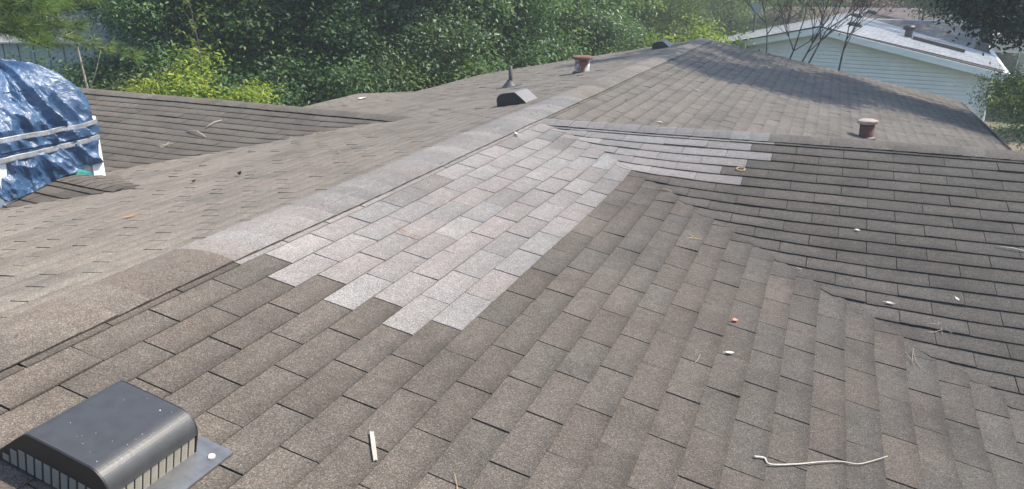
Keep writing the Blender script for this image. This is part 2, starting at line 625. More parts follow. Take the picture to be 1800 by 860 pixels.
# lower pitched porch roof off the left eave
field(PP, .13, .13, 0, 9, lambda k: .05 if k % 2 else .2, 6.4, 10.2, [[(0, 1, 1.16), PP.half(.02, 1, 9.96)]], 2)


# the small saddle behind the chimney
K1, K2 = np.array((-4.05, 2.86, -.345)), np.array((-3.10, 2.60, -.286))
PC1 = Plane(K2, K1 - K2, (-.35, -.90, -.22))
PC2 = Plane(K2, K1 - K2, (.05, .9, -.22))
field(PC1, .125, .06, 0, 8, lambda k: .1 if k % 2 else .25, -.3, 1.2, [[over(PC1, PL), PC1.half(-1, 0, 4.06), (0, -1, 0)]], 0, lift=.004, base_tone=.8)  # front side toned darker: its shade is put into the tint
field(PC2, .125, .06, 0, 8, lambda k: .1 if k % 2 else .25, -.3, 1.2, [[over(PC2, PL), PC2.half(-1, 0, 4.06), (0, -1, 0)]], 0, lift=.004)


def tab_mesh(mb, t, mi):
    P, polys, top, db, tone, hue, m, hb, tilt, sc, tw = t
    L = db - top
    for pl in polys:
        n = len(pl)
        vt, vb, ct, cb = [], [], [], []
        for (s, d) in pl:
            v = (d - top) / L
            h = .0012 + (hb - .0012) * v + tilt * (s - sc) / tw * 2
            base = P.p(s, d)
            g = sag(base)
            if P is PW: g += max(0, PN.z(base[0], base[1]) - base[2]) * 1.0 + (-.004 if base[0] > -.5 and abs(PN.z(base[0], base[1]) - base[2]) < .05 else 0)
            vt.append(base + P.N * (h + g))
            vb.append(base + P.N * (h + g - .0065))
            ct.append((tone, hue, v, 1))
            cb.append((tone * (.55 if P is not PW else .22 if d > db - .004 else .9), hue, v * .6, 1))  # dark cut edges; wing butts darker still, painting in the shaded course lines
        fs = [tuple(range(n)) if np.dot(np.cross(vt[1] - vt[0], vt[2] - vt[0]), P.N) > 0 else tuple(range(n))[::-1]]
        for i in range(n):
            j = (i + 1) % n
            fs.append((i, j, j + n, i + n))
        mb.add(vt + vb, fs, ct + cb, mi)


def tab_area(t):
    best = 0.0
    for pl in t[1]:
        q = [project(t[0].p(s, d)) for s, d in pl]
        if min(x[2] for x in q) < .1: continue
        cx, cy = sum(x[0] for x in q) / len(q), sum(x[1] for x in q) / len(q)
        if not (-20 < cx < 1820 and -10 < cy < 870): continue
        a = 0
        for i in range(len(q)):
            p1, p2 = q[i], q[(i + 1) % len(q)]
            a += p1[0] * p2[1] - p2[0] * p1[1]
        best += abs(a) / 2
    return best


# bare decks with felt just under the shingles (one part per roof plane)
def deck(P, polyxy, name="roof_deck", th=.10):
    mb = MB()
    top = []
    for (x, y) in polyxy:
        top.append(np.array((x, y, P.z(x, y) - .0145)))
    mb.prism(top, (0, 0, -th))
    return mb.build(name, [M_DECK], house)


def ptx(P, Q, y=None, x=None):
    nx, ny, c = line_between(P, Q, 0, 0, 0, 0)
    return (x, (c - nx * x) / ny) if y is None else ((c - ny * y) / nx, y)


XEA = 3.96
v0 = ptx(PN, PW, x=XEA)
v1 = ptx(PN, PW, y=WRY)
b0 = ptx(PN, PWB, x=XEA)
XWE = 8.6
slope_near = deck(PN, [(RX, -4), (XEA, -4), v0, v1, (RX, WRY)])
deck(PN, [(RX, WRY), (v1[0], WRY), b0, (XEA, 14.62), (RX, 14.02)])
deck(PW, [v1, v0, (XEA, v0[1] - .3), (XWE, v0[1] - .3), (XWE, WRY)])
deck(PWB, [v1, (XWE, WRY), (XWE, b0[1] + .2), (XEA, b0[1] + .2), b0])
lv0, lb0 = ptx(PL, PLW, x=XE), ptx(PL, PLB, x=XE)
lv1 = ptx(PL, PLW, y=5.379)
deck(PL, [(RX, -4), (RX, 5.38), lv1, lv0, (XE, -4)])
deck(PL, [(RX, 5.38), (RX, 14.02), (XE, 12.9), lb0, lv1])
deck(PLW, [lv1, (-10.3, 5.41), (-10.3, 3.3), (XE, 3.3), lv0])
deck(PLB, [lv1, lb0, (XE, lb0[1] + .1), (-10.3, lb0[1] + .1), (-10.3, 5.41)])
deck(PP, [(XE, 6.5), (XE, 9.95), (-5.86, 9.98), (-5.86, 6.5)])

c1, c2 = ptx(PC1, PL, x=-4.06), ptx(PC2, PL, x=-4.06)
deck(PC1, [(K2[0], K2[1]), c1, (-4.06, K1[1])], th=.02)
deck(PC2, [(K2[0], K2[1]), (-4.06, K1[1]), c2], th=.02)

order = sorted(range(len(TABS)), key=lambda i: -tab_area(TABS[i]))
single = order[:300]
rest = set(order[300:])
decks = [o for o in house.children]
for i in single:
    mb = MB()
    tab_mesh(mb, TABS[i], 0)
    o = mb.build("shingle", [MATS_ROOF[TABS[i][6]]], house)
    if TABS[i][6] == 1: o["label"] = "pale new shingle of the repair patch"
mb = MB()
for i in range(len(TABS)):
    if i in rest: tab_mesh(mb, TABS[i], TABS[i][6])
tag(mb.build("shingle_field", MATS_ROOF, house), kind="stuff")


# ridge caps: folded pieces lapped along each ridge
def ridge_caps(A, B, D1, N1, D2, N2, mat_of, exposure=.140, half=.152, lift=.0115, boost=1.0):
    A, B = np.array(A, float), np.array(B, float)
    L = np.linalg.norm(B - A)
    T = (B - A) / L
    n = int(L / exposure) + 1
    for i in range(n):
        t0, t1 = i * exposure - .05, (i + 1) * exposure
        t1 = min(t1, L)
        mi = mat_of(i * exposure)
        tone, hue = random.gauss(.80 if mi == 1 else boost, .07), min(1, max(0, random.gauss(.5, .3)))
        sk = rnd(-.006, .006)
        lat = []
        for k in range(-5, 6):
            w = k / 5
            side_d, side_n = (D1, N1) if w < 0 else (D2, N2)
            lat.append((abs(w) * half, side_d, side_n, w))
        mb = MB()
        vt, cc = [], []
        for j, (t, h) in enumerate(((t0, .0005), (t0 + (t1 - t0) * .5, .0035), (t1, .0068))):
            for (w, dd, nn, ww) in lat:
                up = np.array((0, 0, 1.0))
                drop = .012 * (1 - abs(ww)) ** 2
                P = A + T * (t + sk * ww) + dd * w + nn * (h + lift) - up * drop
                P[2] += sag(P) + rnd(-.0008, .0008)
                vt.append(P)
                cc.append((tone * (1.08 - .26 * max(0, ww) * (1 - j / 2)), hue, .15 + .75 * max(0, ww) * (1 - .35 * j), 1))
        m_ = len(lat)
        bot = [p - np.array((0, 0, .0050)) for p in vt]
        fs = []
        for j in range(2):
            for k in range(m_ - 1):
                fs.append((j * m_ + k, j * m_ + k + 1, (j + 1) * m_ + k + 1, (j + 1) * m_ + k))
        nb = len(vt)
        for k in range(m_ - 1):
            fs.append((2 * m_ + k, 2 * m_ + k + 1, nb + 2 * m_ + k + 1, nb + 2 * m_ + k))
            fs.append((k, k + 1, nb + k + 1, nb + k))
        for j in range(2):
            for e_ in (0, m_ - 1):
                fs.append((j * m_ + e_, (j + 1) * m_ + e_, nb + (j + 1) * m_ + e_, nb + j * m_ + e_))
        mb.add(vt + bot, fs, cc + [(tone * .10, hue, .9, 1)] * nb)  # cap edges and undersides near black, painting in the shadow line beneath
        o = mb.build("ridge_shingle", [MATS_ROOF[mi]], house)
        if mi == 1: o["label"] = "pale new ridge shingle of the repair"


ridge_caps((RX, -4, RZ), (RX, 14.03, RZ), PL.D, PL.N, PN.D, PN.N, lambda t: 1 if .75 + 4 < t < 5.5 + 4 else 2 if t > 5 else 0, boost=1.1)
ridge_caps((-.47, WRY, WRZ), (XWE, WRY, WRZ), PWB.D, PWB.N, PW.D, PW.N, lambda t: 1 if t - .47 < 1.25 else 0, exposure=.136, boost=1.12)
ridge_caps(LWA, LWB + (LWB - LWA) * .68, PLB.D, PLB.N, PLW.D, PLW.N, lambda t: 3)
ridge_caps(K1, K2 + (K2 - K1) * .03, PC2.D, PC2.N, PC1.D, PC1.N, lambda t: 3, half=.12, lift=.012)

# eaves, rakes and walls of the same house
def board(p, q, h=.16, th=.022, drop=.02, parent=None, mat=None):
    mb = MB()
    p, q = np.array(p, float), np.array(q, float)
    d = (q - p); d[2] = 0; d /= np.linalg.norm(d)
    out = np.array((d[1], -d[0], 0)) * th
    mb.prism([p - (0, 0, drop), q - (0, 0, drop), q - (0, 0, drop + h), p - (0, 0, drop + h)], out)
    return mb.build("fascia_board", [mat or M_FASCIA], parent or house)
zN = lambda x, y: PN.z(x, y)
board((XEA + .02, b0[1], zN(XEA, 0)), (XEA + .02, 14.66, zN(XEA, 0)))
board((XEA + .02, 14.66, zN(XEA, 0)), (RX, 14.07, RZ))
board((RX, 14.07, RZ), (XE - .02, 12.92, PL.z(XE, 0)))
board((XE - .02, 12.92, PL.z(XE, 0)), (XE - .02, lb0[1], PL.z(XE, 0)))
board((XEA + .02, -4, zN(XEA, 0)), (XEA + .02, v0[1] - .3, zN(XEA, 0)))
for c_, s_ in (((-.4, 5.0, -2.3), (7.7, 17.2, 2.2)), ((6.1, 4.4, -2.3), (4.6, 4.2, 2.2)), ((-7.2, 5.6, -2.3), (5.6, 3.6, 2.2))):
    mb = MB()
    mb.box(c_, s_)
    mb.build("house_wall", [M_WALL], house)
# ------------------------------------------------------------------ things fixed to or lying on the roof
def rp(P, x, y, h=0.0):
    q = np.array((x, y, P.z(x, y)))
    return q + P.N * (h + .0065 + sag(q))


def smooth_path(pts, n=6):
    pts = [Vector(p) for p in pts]
    out = []
    for i in range(len(pts) - 1):
        p0, p1, p2, p3 = pts[max(i - 1, 0)], pts[i], pts[i + 1], pts[min(i + 2, len(pts) - 1)]
        for k in range(n):
            t = k / n
            out.append(.5 * ((2 * p1) + (p2 - p0) * t + (2 * p0 - 5 * p1 + 4 * p2 - p3) * t * t + (3 * p1 - p0 - 3 * p2 + p3) * t ** 3))
    out.append(pts[-1])
    return [tuple(p) for p in out]



def box_vent(P, y0, y1, prof, front, label, flange=True, mats=None, slats=True, dback=None):
    """slant-back louvre vent: prof = (d,h) outline from the upslope foot over the top and round the front"""
    top_m, dark_m, slat_m = mats
    base = P.p((y0 + y1) / 2, front - .15)
    v = thing("roof_vent", label, "roof vent", tuple(base), "slant backed vents on the roof")
    q = lambda y, d, h: P.p(y, d, h + .009)
    # hood: thick sheet following the profile
    mb = MB()
    n = len(prof)
    vt, fs = [], []
    for (d, h) in prof:
        vt += [q(y0, d, h), q(y1, d, h)]
    inner = []
    for i, (d, h) in enumerate(prof):
        inner += [q(y0, d - .003 if d > front - .06 else d + .002, h - .004), q(y1, d - .003 if d > front - .06 else d + .002, h - .004)]
    m2 = len(vt)
    for i in range(n - 1):
        fs.append((2 * i, 2 * i + 1, 2 * i + 3, 2 * i + 2))
        fs.append((m2 + 2 * i, m2 + 2 * i + 2, m2 + 2 * i + 3, m2 + 2 * i + 1))
        fs.append((2 * i, 2 * i + 2, m2 + 2 * i + 2, m2 + 2 * i))
        fs.append((2 * i + 1, m2 + 2 * i + 1, m2 + 2 * i + 3, 2 * i + 3))
    fs.append((2 * n - 2, 2 * n - 1, m2 + 2 * n - 1, m2 + 2 * n - 2))
    mb.add(vt + inner, fs)
    mb.build("hood", [top_m], v)
    # side panels: black, standing a little proud of the hood as a rim
    sgn = 1 if y1 > y0 else -1
    for yy, o in ((y0, -sgn), (y1, sgn)):
        mb = MB()
        pl = [(d, h) for d, h in prof] + [(front - .002, .004), (prof[0][0], .0)]
        mb.prism([q(yy + o * .0005, d, h - .0005) for d, h in pl], P.A * o * .004)
        sp = mb.build("side_panel", [dark_m], v)
        # louvres low on the side
        if slats:
            mb = MB()
            d0, d1 = prof[0][0] + .035, front - .012
            cells = 12
            cw = (d1 - d0) / cells
            top_h = max(h for d, h in prof)
            for c_ in range(cells):
                da, db_ = d0 + c_ * cw + cw * .09, d0 + (c_ + 1) * cw - cw * .09
                hmax = min(top_h * .56, (da - prof[0][0]) * .9)
                ns = int((hmax - .008) / .0052)
                for s_ in range(ns):
                    h = .009 + s_ * .0052
                    mb.box(q(yy + o * .0062, (da + db_) / 2, h), (.0025, (db_ - da) * .9, .0018), (P.A, P.D, P.N))
            tag(mb.build("louvre_slat", [slat_m], sp), kind="stuff")
    # front grille
    hf = prof[-1][1]
    mb = MB()
    mb.box(q((y0 + y1) / 2, front - .012, hf / 2 + .001), (abs(y1 - y0) - .006, .012, hf + .004), (P.A, P.D, P.N))
    gp = mb.build("front_grille", [dark_m], v)
    mb = MB()
    cells = 11
    cw = (y1 - y0) / cells
    for c_ in range(cells):
        for s_ in range(int(hf / .0052)):
            h = .005 + s_ * .0052
            mb.box(q(y0 + (c_ + .5) * cw, front - .0045, h), (abs(cw) * .80, .003, .0021), (P.A, P.D, P.N))
    if slats:
        tag(mb.build("louvre_slat", [slat_m], gp), kind="stuff")
    if flange:
        mb = MB()
        f0 = front - .03
        mb.box(P.p((y0 + y1) / 2, f0 + .052, .0115), (abs(y1 - y0) + .12, .106, .0022), (P.A, P.D, P.N))
        mb.box(P.p((y0 + y1) / 2, f0 + .103, .010), (abs(y1 - y0) + .116, .003, .008), (P.A, P.D, P.N))
        fl = mb.build("flange", [M_GALV], v)
        mb = MB()
        random.seed(5)
        cpt = P.p(y1 + .012, front + .042, .0128)
        ring = []
        for k in range(10):
            w = 2 * math.pi * k / 10
            rr = .009 * rnd(.8, 1.15)
            ring.append(cpt + P.A * rr * 1.2 * math.cos(w) + P.D * rr * math.sin(w))
        mb.prism(ring, P.N * .003)
        mb.build("sealant_dab", [M_FASCIAPALE], fl)
    # bird droppings / paint flecks on the hood
    return v


random.seed(21)
prof_near = ([(-.196, .002), (-.14, .060), (-.092, .110), (-.083, .1165), (-.070, .1195), (.02, .122)] +
             [(.122 + .060 * math.sin(a), .063 + .060 * math.cos(a)) for a in np.linspace(-.1, math.pi / 2, 16)])
nv = box_vent(PN, -.437, -.160, prof_near, .182, "dark grey louvred roof vent with grey metal flange at the lower left corner", True, (M_VENT, M_VENTDARK, M_SLAT))
# pale flecks stuck on the hood
mb = MB()
for k in range(22):
    y, d = rnd(-.43, -.17), abs(random.gauss(.02, .06)) * random.choice((1, 1, -.6)) + .02
    if k > 12: y, d = rnd(-.43, -.17), rnd(.115, .15)
    d = min(max(d, -.06), .15)
    h = np.interp(d, [a for a, b in prof_near], [b for a, b in prof_near]) + .009
    c_, rr = PN.p(y, d, h + .0004), rnd(.0004, .0009) * (2.4 if k % 23 == 0 else 1)
    mb.box(c_, (rr * 2, rr * 1.5, .0006), (PN.A, PN.D, PN.N))
tag(mb.build("paint_fleck", [M_WHITE], nv.children[0]), kind="stuff")

prof_far = [(-.0, .002), (.04, .05), (.085, .098), (.10, .110), (.115, .114), (.18, .116), (.22, .1155), (.245, .112), (.266, .103), (.282, .09), (.292, .074), (.297, .056)]


def far_vent(y0, y1, dfront, label):
    off = dfront - .30
    box_vent(PL, y0, y1, [(d + off, h) for d, h in prof_far], dfront, label, False, (M_VENTGLARE, M_VENTDARK, M_VENTDARK), slats=False)


far_vent(5.34, 5.66, .66, "black slant backed roof vent in front of the thin pipe")
far_vent(12.55, 12.93, .71, "small black slant backed roof vent far along the ridge, near its peak")


def stove_pipe(P, x, y, rpipe, hpipe, rcap, hcap, mp, mc, label, lean=0.0):
    b = rp(P, x, y)
    v = thing("flue_pipe", label, "flue pipe", tuple(b), "rusty capped flue pipes on the roof")
    ax = np.array(((1, 0, lean), (0, 1, 0), (-lean, 0, 1)), float)
    mb = MB()
    mb.lathe(b - (0, 0, .08), [(rpipe * 1.05, 0), (rpipe, .09), (rpipe, hpipe + .08)], 24, ax=ax)
    mb.build("pipe", [mp], v, smooth=True)
    mb = MB()
    c_ = b + ax[2] * hpipe
    mb.lathe(c_, [(rcap * .92, 0), (rcap, .008), (rcap * 1.01, hcap * .5), (rcap * .97, hcap * .72), (rcap * .75, hcap * .9), (rcap * .35, hcap), (.002, hcap * 1.02)], 26, ax=ax)
    mb.build("cap", [mc], v)
    mb = MB()
    mb.lathe(b - (0, 0, .05), [(rpipe * 1.35, 0), (rpipe * 1.3, .052), (rpipe * 1.03, .066)], 20, ax=ax)
    mb.build("collar", [M_LEAD], v)


stove_pipe(PL, -1.50, 8.89, .102, .175, .145, .052, M_RUSTPIPE, M_RUST, "flue pipe with red rusty cap and a rust patch on its pale side")
stove_pipe(PN, 2.116, 7.82, .076, .155, .108, .05, M_RUSTDARK, M_CAPWHITE, "dark brown rusty flue pipe with bleached cap behind the right wing ridge", .04)
b = rp(PL, -2.19, 7.97)
v = thing("plumbing_pipe", "thin grey plumbing pipe standing in a dark flashing boot", "vent pipe", tuple(b))
mb = MB()
mb.lathe(b, [(.025, -.03), (.025, .265), (.019, .266), (.019, .25)], 14)
mb.build("pipe", [M_LEAD], v, smooth=True)
mb = MB()
mb.box(b + PL.D * .02, (.26, .28, .004), (PL.A, PL.D, PL.N))
mb.lathe(b + PL.D * .01, [(.10, 0), (.086, .012), (.040, .065), (.030, .085), (.024, .088)], 18)
mb.build("flashing_boot", [M_LEAD], v)

# ------------------------------------------------------------------ chimney box under its blue tarp
CX0, CX1, CY0, CY1 = -4.86, -4.06, 2.32, 3.20
CTOP = .10
CB = PL.z(CX0, 2.7) - .05
chim = thing("chimney", "boxed chimney with white corner boards standing under the blue tarp", "chimney", (-4.45, 2.75, CB))
mb = MB()
mb.box(((CX0 + CX1) / 2, (CY0 + CY1) / 2, (CB + CTOP) / 2), (CX1 - CX0, CY1 - CY0, CTOP - CB))
mb.build("chimney_wall", [plain("weathered white chimney siding", (.52, .50, .46), .7, var=.15, scale=8)], chim)
for x_, y_ in ((CX1, CY1), (CX1, CY0), (CX0, CY0), (CX0, CY1)):
    sx, sy = (1 if x_ == CX1 else -1), (1 if y_ == CY1 else -1)
    mb = MB()
    mb.prism([(x_ + sx * .02, y_ + sy * .02, CB), (x_ + sx * .02, y_ - sy * .09, CB), (x_ + sx * .003, y_ - sy * .09, CB),
              (x_ + sx * .003, y_ + sy * .003, CB), (x_ - sx * .09, y_ + sy * .003, CB), (x_ - sx * .09, y_ + sy * .02, CB)], (0, 0, CTOP - CB - .01))
    mb.build("corner_board", [M_WHITE], chim)
mb = MB()
mb.lathe(((CX0 + CX1) / 2, (CY0 + CY1) / 2 - .03, CTOP), [(.17, 0), (.17, .28), (.22, .29), (.22, .34), (.05, .38)], 16)
mb.build("flue", [M_GALV], chim)

random.seed(8)
mnoise.seed_set(4)
tarp = thing("tarp", "shiny blue tarp wrapped and strapped over the chimney", "tarp", (-4.45, 2.75, CB))
NU, NV = 300, 150
cx, cy = (CX0 + CX1) / 2, (CY0 + CY1) / 2


def perim(u):
    """rounded rectangle, u in 0..1, starting at the far uphill corner"""
    hx, hy, r_ = (CX1 - CX0) / 2 + .035, (CY1 - CY0) / 2 + .035, .07
    a = 2 * math.pi * u
    c_, s_ = math.cos(a), math.sin(a)
    k = 9.0
    q = (abs(c_ / hx) ** k + abs(s_ / hy) ** k) ** (-1 / k)
    return cx + q * c_, cy + q * s_, math.atan2(s_ / hy, c_ / hx)


def bottom_z(x, y):
    zr = PL.z(x, y)
    if x > CX1 - .02:                     # the uphill face towards the ridge
        return zr + np.interp(y, [2.27, 2.33, 2.45, 2.6, 2.8, 3.0, 3.12, 3.24], [.13, .05, .055, .085, .135, .165, .165, .165])
    if y < CY0: return zr + np.interp(x, [-4.95, -4.5, -4.2, -4.02], [.10, .06, .22, .13])
    return zr + .16 + .05 * math.sin(9 * x + 4 * y)


vt, fs = [], []
AP = np.array((cx - .02, cy + .0, .53))
ZSH = .10
for j in range(NV + 1):
    v_ = j / NV
    for i in range(NU):
        x, y, a = perim(i / NU)
        if v_ < .42:
            t = v_ / .42
            px_, py_ = AP[0] + (x - AP[0]) * t ** .85, AP[1] + (y - AP[1]) * t ** .85
            z = ZSH + (AP[2] - ZSH) * (1 - t ** 2.3) ** .80
        else:
            t = (v_ - .42) / .58
            zb = bottom_z(x, y)
            fl = 1 + .035 * t
            px_, py_ = cx + (x - cx) * fl, cy + (y - cy) * fl
            z = ZSH + (zb - ZSH) * t
        P = Vector((px_, py_, z))
        out = Vector((math.cos(a), math.sin(a), .25 if v_ > .42 else .9 * (1 - v_ / .42) + .2)).normalized()
        # folds: long creases down from the straps, crumples everywhere
        s1 = mnoise.noise(Vector((a * 2.6 + 2.1 * z, z * 1.1, 1.7)))
        s2 = mnoise.noise(Vector((px_ * 5.5, py_ * 5.5, z * 4.0)))
        s3 = mnoise.noise(Vector((px_ * 13, py_ * 13, z * 11 + 3)))
        rid = abs(mnoise.noise(Vector((a * 3.3 + z * 3.2, z * 2.4 - a, 9.1))))
        rid2 = abs(mnoise.noise(Vector((px_ * 8 + 3, py_ * 8, z * 5 + py_ * 4))))
        rid3 = abs(mnoise.noise(Vector((px_ * 19 + 3, py_ * 19, z * 14 + py_ * 9))))
        amp = .8 if v_ < .3 else 1.0
        cinch = min(1.0, abs(z - .04) / .05) * min(1.0, abs(z + .085) / .05) if v_ > .42 else 1
        d = (.050 * s1 + .012 * s2 + .005 * s3 - .105 * rid - .044 * rid2 - .019 * rid3 + .045) * amp * (.3 + .7 * cinch)
        if v_ > .42 and -.06 < z < .015: d += .022
        edge = max(0, (v_ - .9) / .1)
        P += out * (max(d, -.030 if v_ > .42 else -.06) + .012)
        P.z += .018 * edge * mnoise.noise(Vector((a * 5, 2, 2)))
        vt.append(P)
for j in range(NV):
    for i in range(NU):
        k = (i + 1) % NU
        fs.append((j * NU + i, (j + 1) * NU + i, (j + 1) * NU + k, j * NU + k))
mb = MB()
mb.add(vt, fs)
to = mb.build("tarp_sheet", [M_TARP], tarp)
md = to.modifiers.new("thickness", 'SOLIDIFY')
md.thickness = .002
for zc, hh, slope in ((.045, .019, .03), (-.080, .021, .10)):
    mb = MB()
    prof = [(-hh, .004), (-hh * .6, .002), (0, .006), (hh * .6, .001), (hh, .005)]
    n = 120
    vs, f2 = [], []
    for i in range(n):
        x, y, a = perim(i / n)
        o_ = np.array((math.cos(a), math.sin(a), 0))
        zz = zc - slope * (3.2 - y) * .35 + .012 * mnoise.noise(Vector((a * 3, zc * 9, 0)))
        for (h, o2) in prof:
            vs.append(np.array((x, y, zz + h)) + o_ * (.030 + o2 + .006 * mnoise.noise(Vector((a * 6, zc, 5)))))
    for i in range(n):
        k = (i + 1) % n
        for q in range(4):
            f2.append((i * 5 + q, k * 5 + q, k * 5 + q + 1, i * 5 + q + 1))
    mb.add(vs, f2)
    st = mb.build("strap", [M_STEELWHITE], tarp, smooth=True)
    m2 = st.modifiers.new("thickness", 'SOLIDIFY')
    m2.thickness = .004
mb = MB()
mb.lathe((CX1 + .062, 2.36, PL.z(CX1, 2.36) + .085), [(.011, 0), (.016, .001), (.016, .004), (.009, .005)], 14, ax=((0, 1, 0), (0, 0, 1), (1, 0, 0)))
mb.build("grommet", [M_GALV], tarp)
# a crumpled teal corner of the underside poking out below the hem
vs, f2 = [], []
for i in range(13):
    for j in range(5):
        y = 2.72 + i / 12 * .36
        z = PL.z(CX1, y) + .055 + .12 * j / 4 * (.4 + .6 * math.sin(math.pi * i / 12))
        vs.append((CX1 + .028 + .022 * mnoise.noise(Vector((i * .8, j * .9, 3))) + .012 * (4 - j) / 4, y, z))
for i in range(12):
    for j in range(4):
        f2.append((i * 5 + j, (i + 1) * 5 + j, (i + 1) * 5 + j + 1, i * 5 + j + 1))
mb = MB()
mb.add(vs, f2)
lo = mb.build("tarp_lining", [M_TEAL], tarp, smooth=True)
lo.modifiers.new("thickness", 'SOLIDIFY').thickness = .002

# ------------------------------------------------------------------ litter lying on the shingles
def litter_tube(name, label, cat, P, pts, rad, mat, group=None, seg=6):
    q = [rp(P, x, y, h) for x, y, h in pts]
    mb = MB()
    mb.tube(q, rad, seg)
    o = mb.build(name, [mat], None, smooth=True, origin=tuple(q[0]))
    return tag(o, label, cat, group)


tw = smooth_path([(1.553, .866, .006), (1.585, .880, .007), (1.607, .862, .005), (1.69, .925, .006), (1.764, .993, .006), (1.83, 1.045, .006), (1.885, 1.07, .006), (1.93, 1.115, .010), (1.985, 1.178, .018)])
n_ = len(tw)
litter_tube("twig", "long bleached bare twig lying across the shingles at the lower right", "twig", PN, tw, [.0045 if i < 8 else .0040 - .0026 * (i / n_) for i in range(n_)], M_BLEACHED)
mb = MB()
a_, b_ = rp(PN, .497, .197, .004), rp(PN, .573, .094, .004)
dv = (b_ - a_); ln = np.linalg.norm(dv); dv /= ln
sd = np.cross(PN.N, dv)
mb.prism([a_ + sd * .006, a_ + dv * ln * .3 + sd * .0068, b_ + sd * .0055, b_ - dv * .004, b_ - sd * .006, a_ + dv * ln * .6 - sd * .0066, a_ - sd * .0055, a_ + dv * .003], PN.N * .004)
tag(mb.build("wood_sliver", [plain("grey sliver", (.36, .33, .28), .8, var=.2, scale=60)], None, origin=tuple(a_)), "thin flat grey sliver of wood lying on the dark shingles near the roof vent", "sliver")


def leaf_thing(name, label, P, x, y, l, w, ang, col, curl=.25, group=None):
    m = plain(name + " tissue", col, .6, var=.2, scale=80)
    c_ = rp(P, x, y, .004)
    a = P.A * math.cos(ang) + P.D * math.sin(ang)
    s_ = np.cross(P.N, a)
    st = []
    for i in range(7):
        t = i / 6
        ww = w * (math.sin(math.pi * min(1, t * 1.03)) ** .8 + .04)
        st.append((t, ww))
    vs, f2 = [], []
    for (t, ww) in st:
        p = c_ + a * (t - .5) * l + P.N * (curl * l * (t - .5) ** 2 * 1.5)
        vs += [p - s_ * ww / 2 + P.N * ww * curl, p, p + s_ * ww / 2 + P.N * ww * curl * .7]
    for i in range(6):
        for k in range(2):
            f2.append((i * 3 + k, i * 3 + k + 1, i * 3 + k + 4, i * 3 + k + 3))
    mb = MB()
    mb.add(vs, f2)
    mb.tube([vs[1], vs[1] - a * l * .25], .0008, 4)
    o = mb.build(name, [m], None, origin=tuple(c_))
    o.modifiers.new("thickness", 'SOLIDIFY').thickness = .0008
    return tag(o, label, "leaf", group)


WHT, RED, TAN, ORG, DRK = (.66, .62, .52), (.55, .16, .09), (.50, .40, .25), (.42, .20, .08), (.06, .045, .035)
leaf_thing("fallen_leaf", "small reddish orange leaf lying on grey shingles right of centre", PN, 1.372, 1.879, .036, .022, .6, RED)
leaf_thing("fallen_leaf", "pale cream leaf just below the reddish leaf on the grey shingles", PN, 1.388, 1.544, .044, .018, .9, (.62, .55, .40))
leaf_thing("fallen_leaf", "white curled leaf resting at the valley between the main slope and the right wing", PW, 2.064, 2.561, .046, .020, .1, WHT, .5)
leaf_thing("fallen_leaf", "tiny white leaf lying on the brown courses of the right wing", PW, 1.903, 3.237, .030, .017, .3, WHT)
leaf_thing("fallen_leaf", "small white leaf low on the right wing, close to the right picture edge", PW, 2.378, 2.701, .034, .012, 1.0, WHT)
leaf_thing("fallen_leaf", "white curled leaf on the edge of the pale ridge cap above the repair patch", PN, -.426, 3.712, .075, .022, 2.3, WHT, .5)
leaf_thing("fallen_leaf", "dark brown curled leaf lying by the valley below the right wing", PN, 1.795, 2.704, .040, .02, .3, DRK, .5)
leaf_thing("fallen_leaf", "long orange brown leaf lying on the left slope below the tarp", PL, -1.863, 1.522, .09, .02, 2.5, ORG)
leaf_thing("fallen_leaf", "rusty leaf lying alone midway along the left slope near the pale caps", PL, -1.681, 3.292, .05, .02, .4, ORG)
leaf_thing("fallen_leaf", "large orange brown leaf caught in the left valley", PL, -3.923, 4.716, .10, .05, .4, (.42, .22, .10), .5)
leaf_thing("fallen_leaf", "pale tan leaf caught in the left valley beside the large orange leaf", PL, -4.014, 4.43, .10, .035, 1.3, TAN, .5)
leaf_thing("fallen_leaf", "black curled leaf on the left slope right of the chimney saddle", PL, -2.093, 2.675, .06, .03, 1.2, DRK, .8)
leaf_thing("fallen_leaf", "dark twisted leaf on the left slope just beyond the saddle tip", PL, -2.391, 2.55, .07, .025, .4, DRK, .6)
leaf_thing("fallen_leaf", "tiny dark leaf on the grey brown slope beyond the right wing", PN, -.199, 6.12, .045, .025, .4, DRK, .3)
leaf_thing("fallen_leaf", "long white leaf high on the far slope near the peak", PN, -.056, 10.047, .12, .03, 1.3, WHT, .2)
leaf_thing("fallen_leaf", "white leaf on the far slope just behind the pale wing ridge caps", PN, .263, 5.539, .055, .03, 1.2, WHT, .3)
leaf_thing("fallen_leaf", "small white leaf midway up the far slope", PN, .223, 7.836, .06, .035, 1.5, WHT, .3)
leaf_thing("paper_scrap", "torn white scrap lying on the low porch roof below the trees", PP, -5.267, 9.213, .20, .13, .4, (.75, .74, .7), .15)
bpy.data.objects["paper_scrap"]["category"] = "scrap"


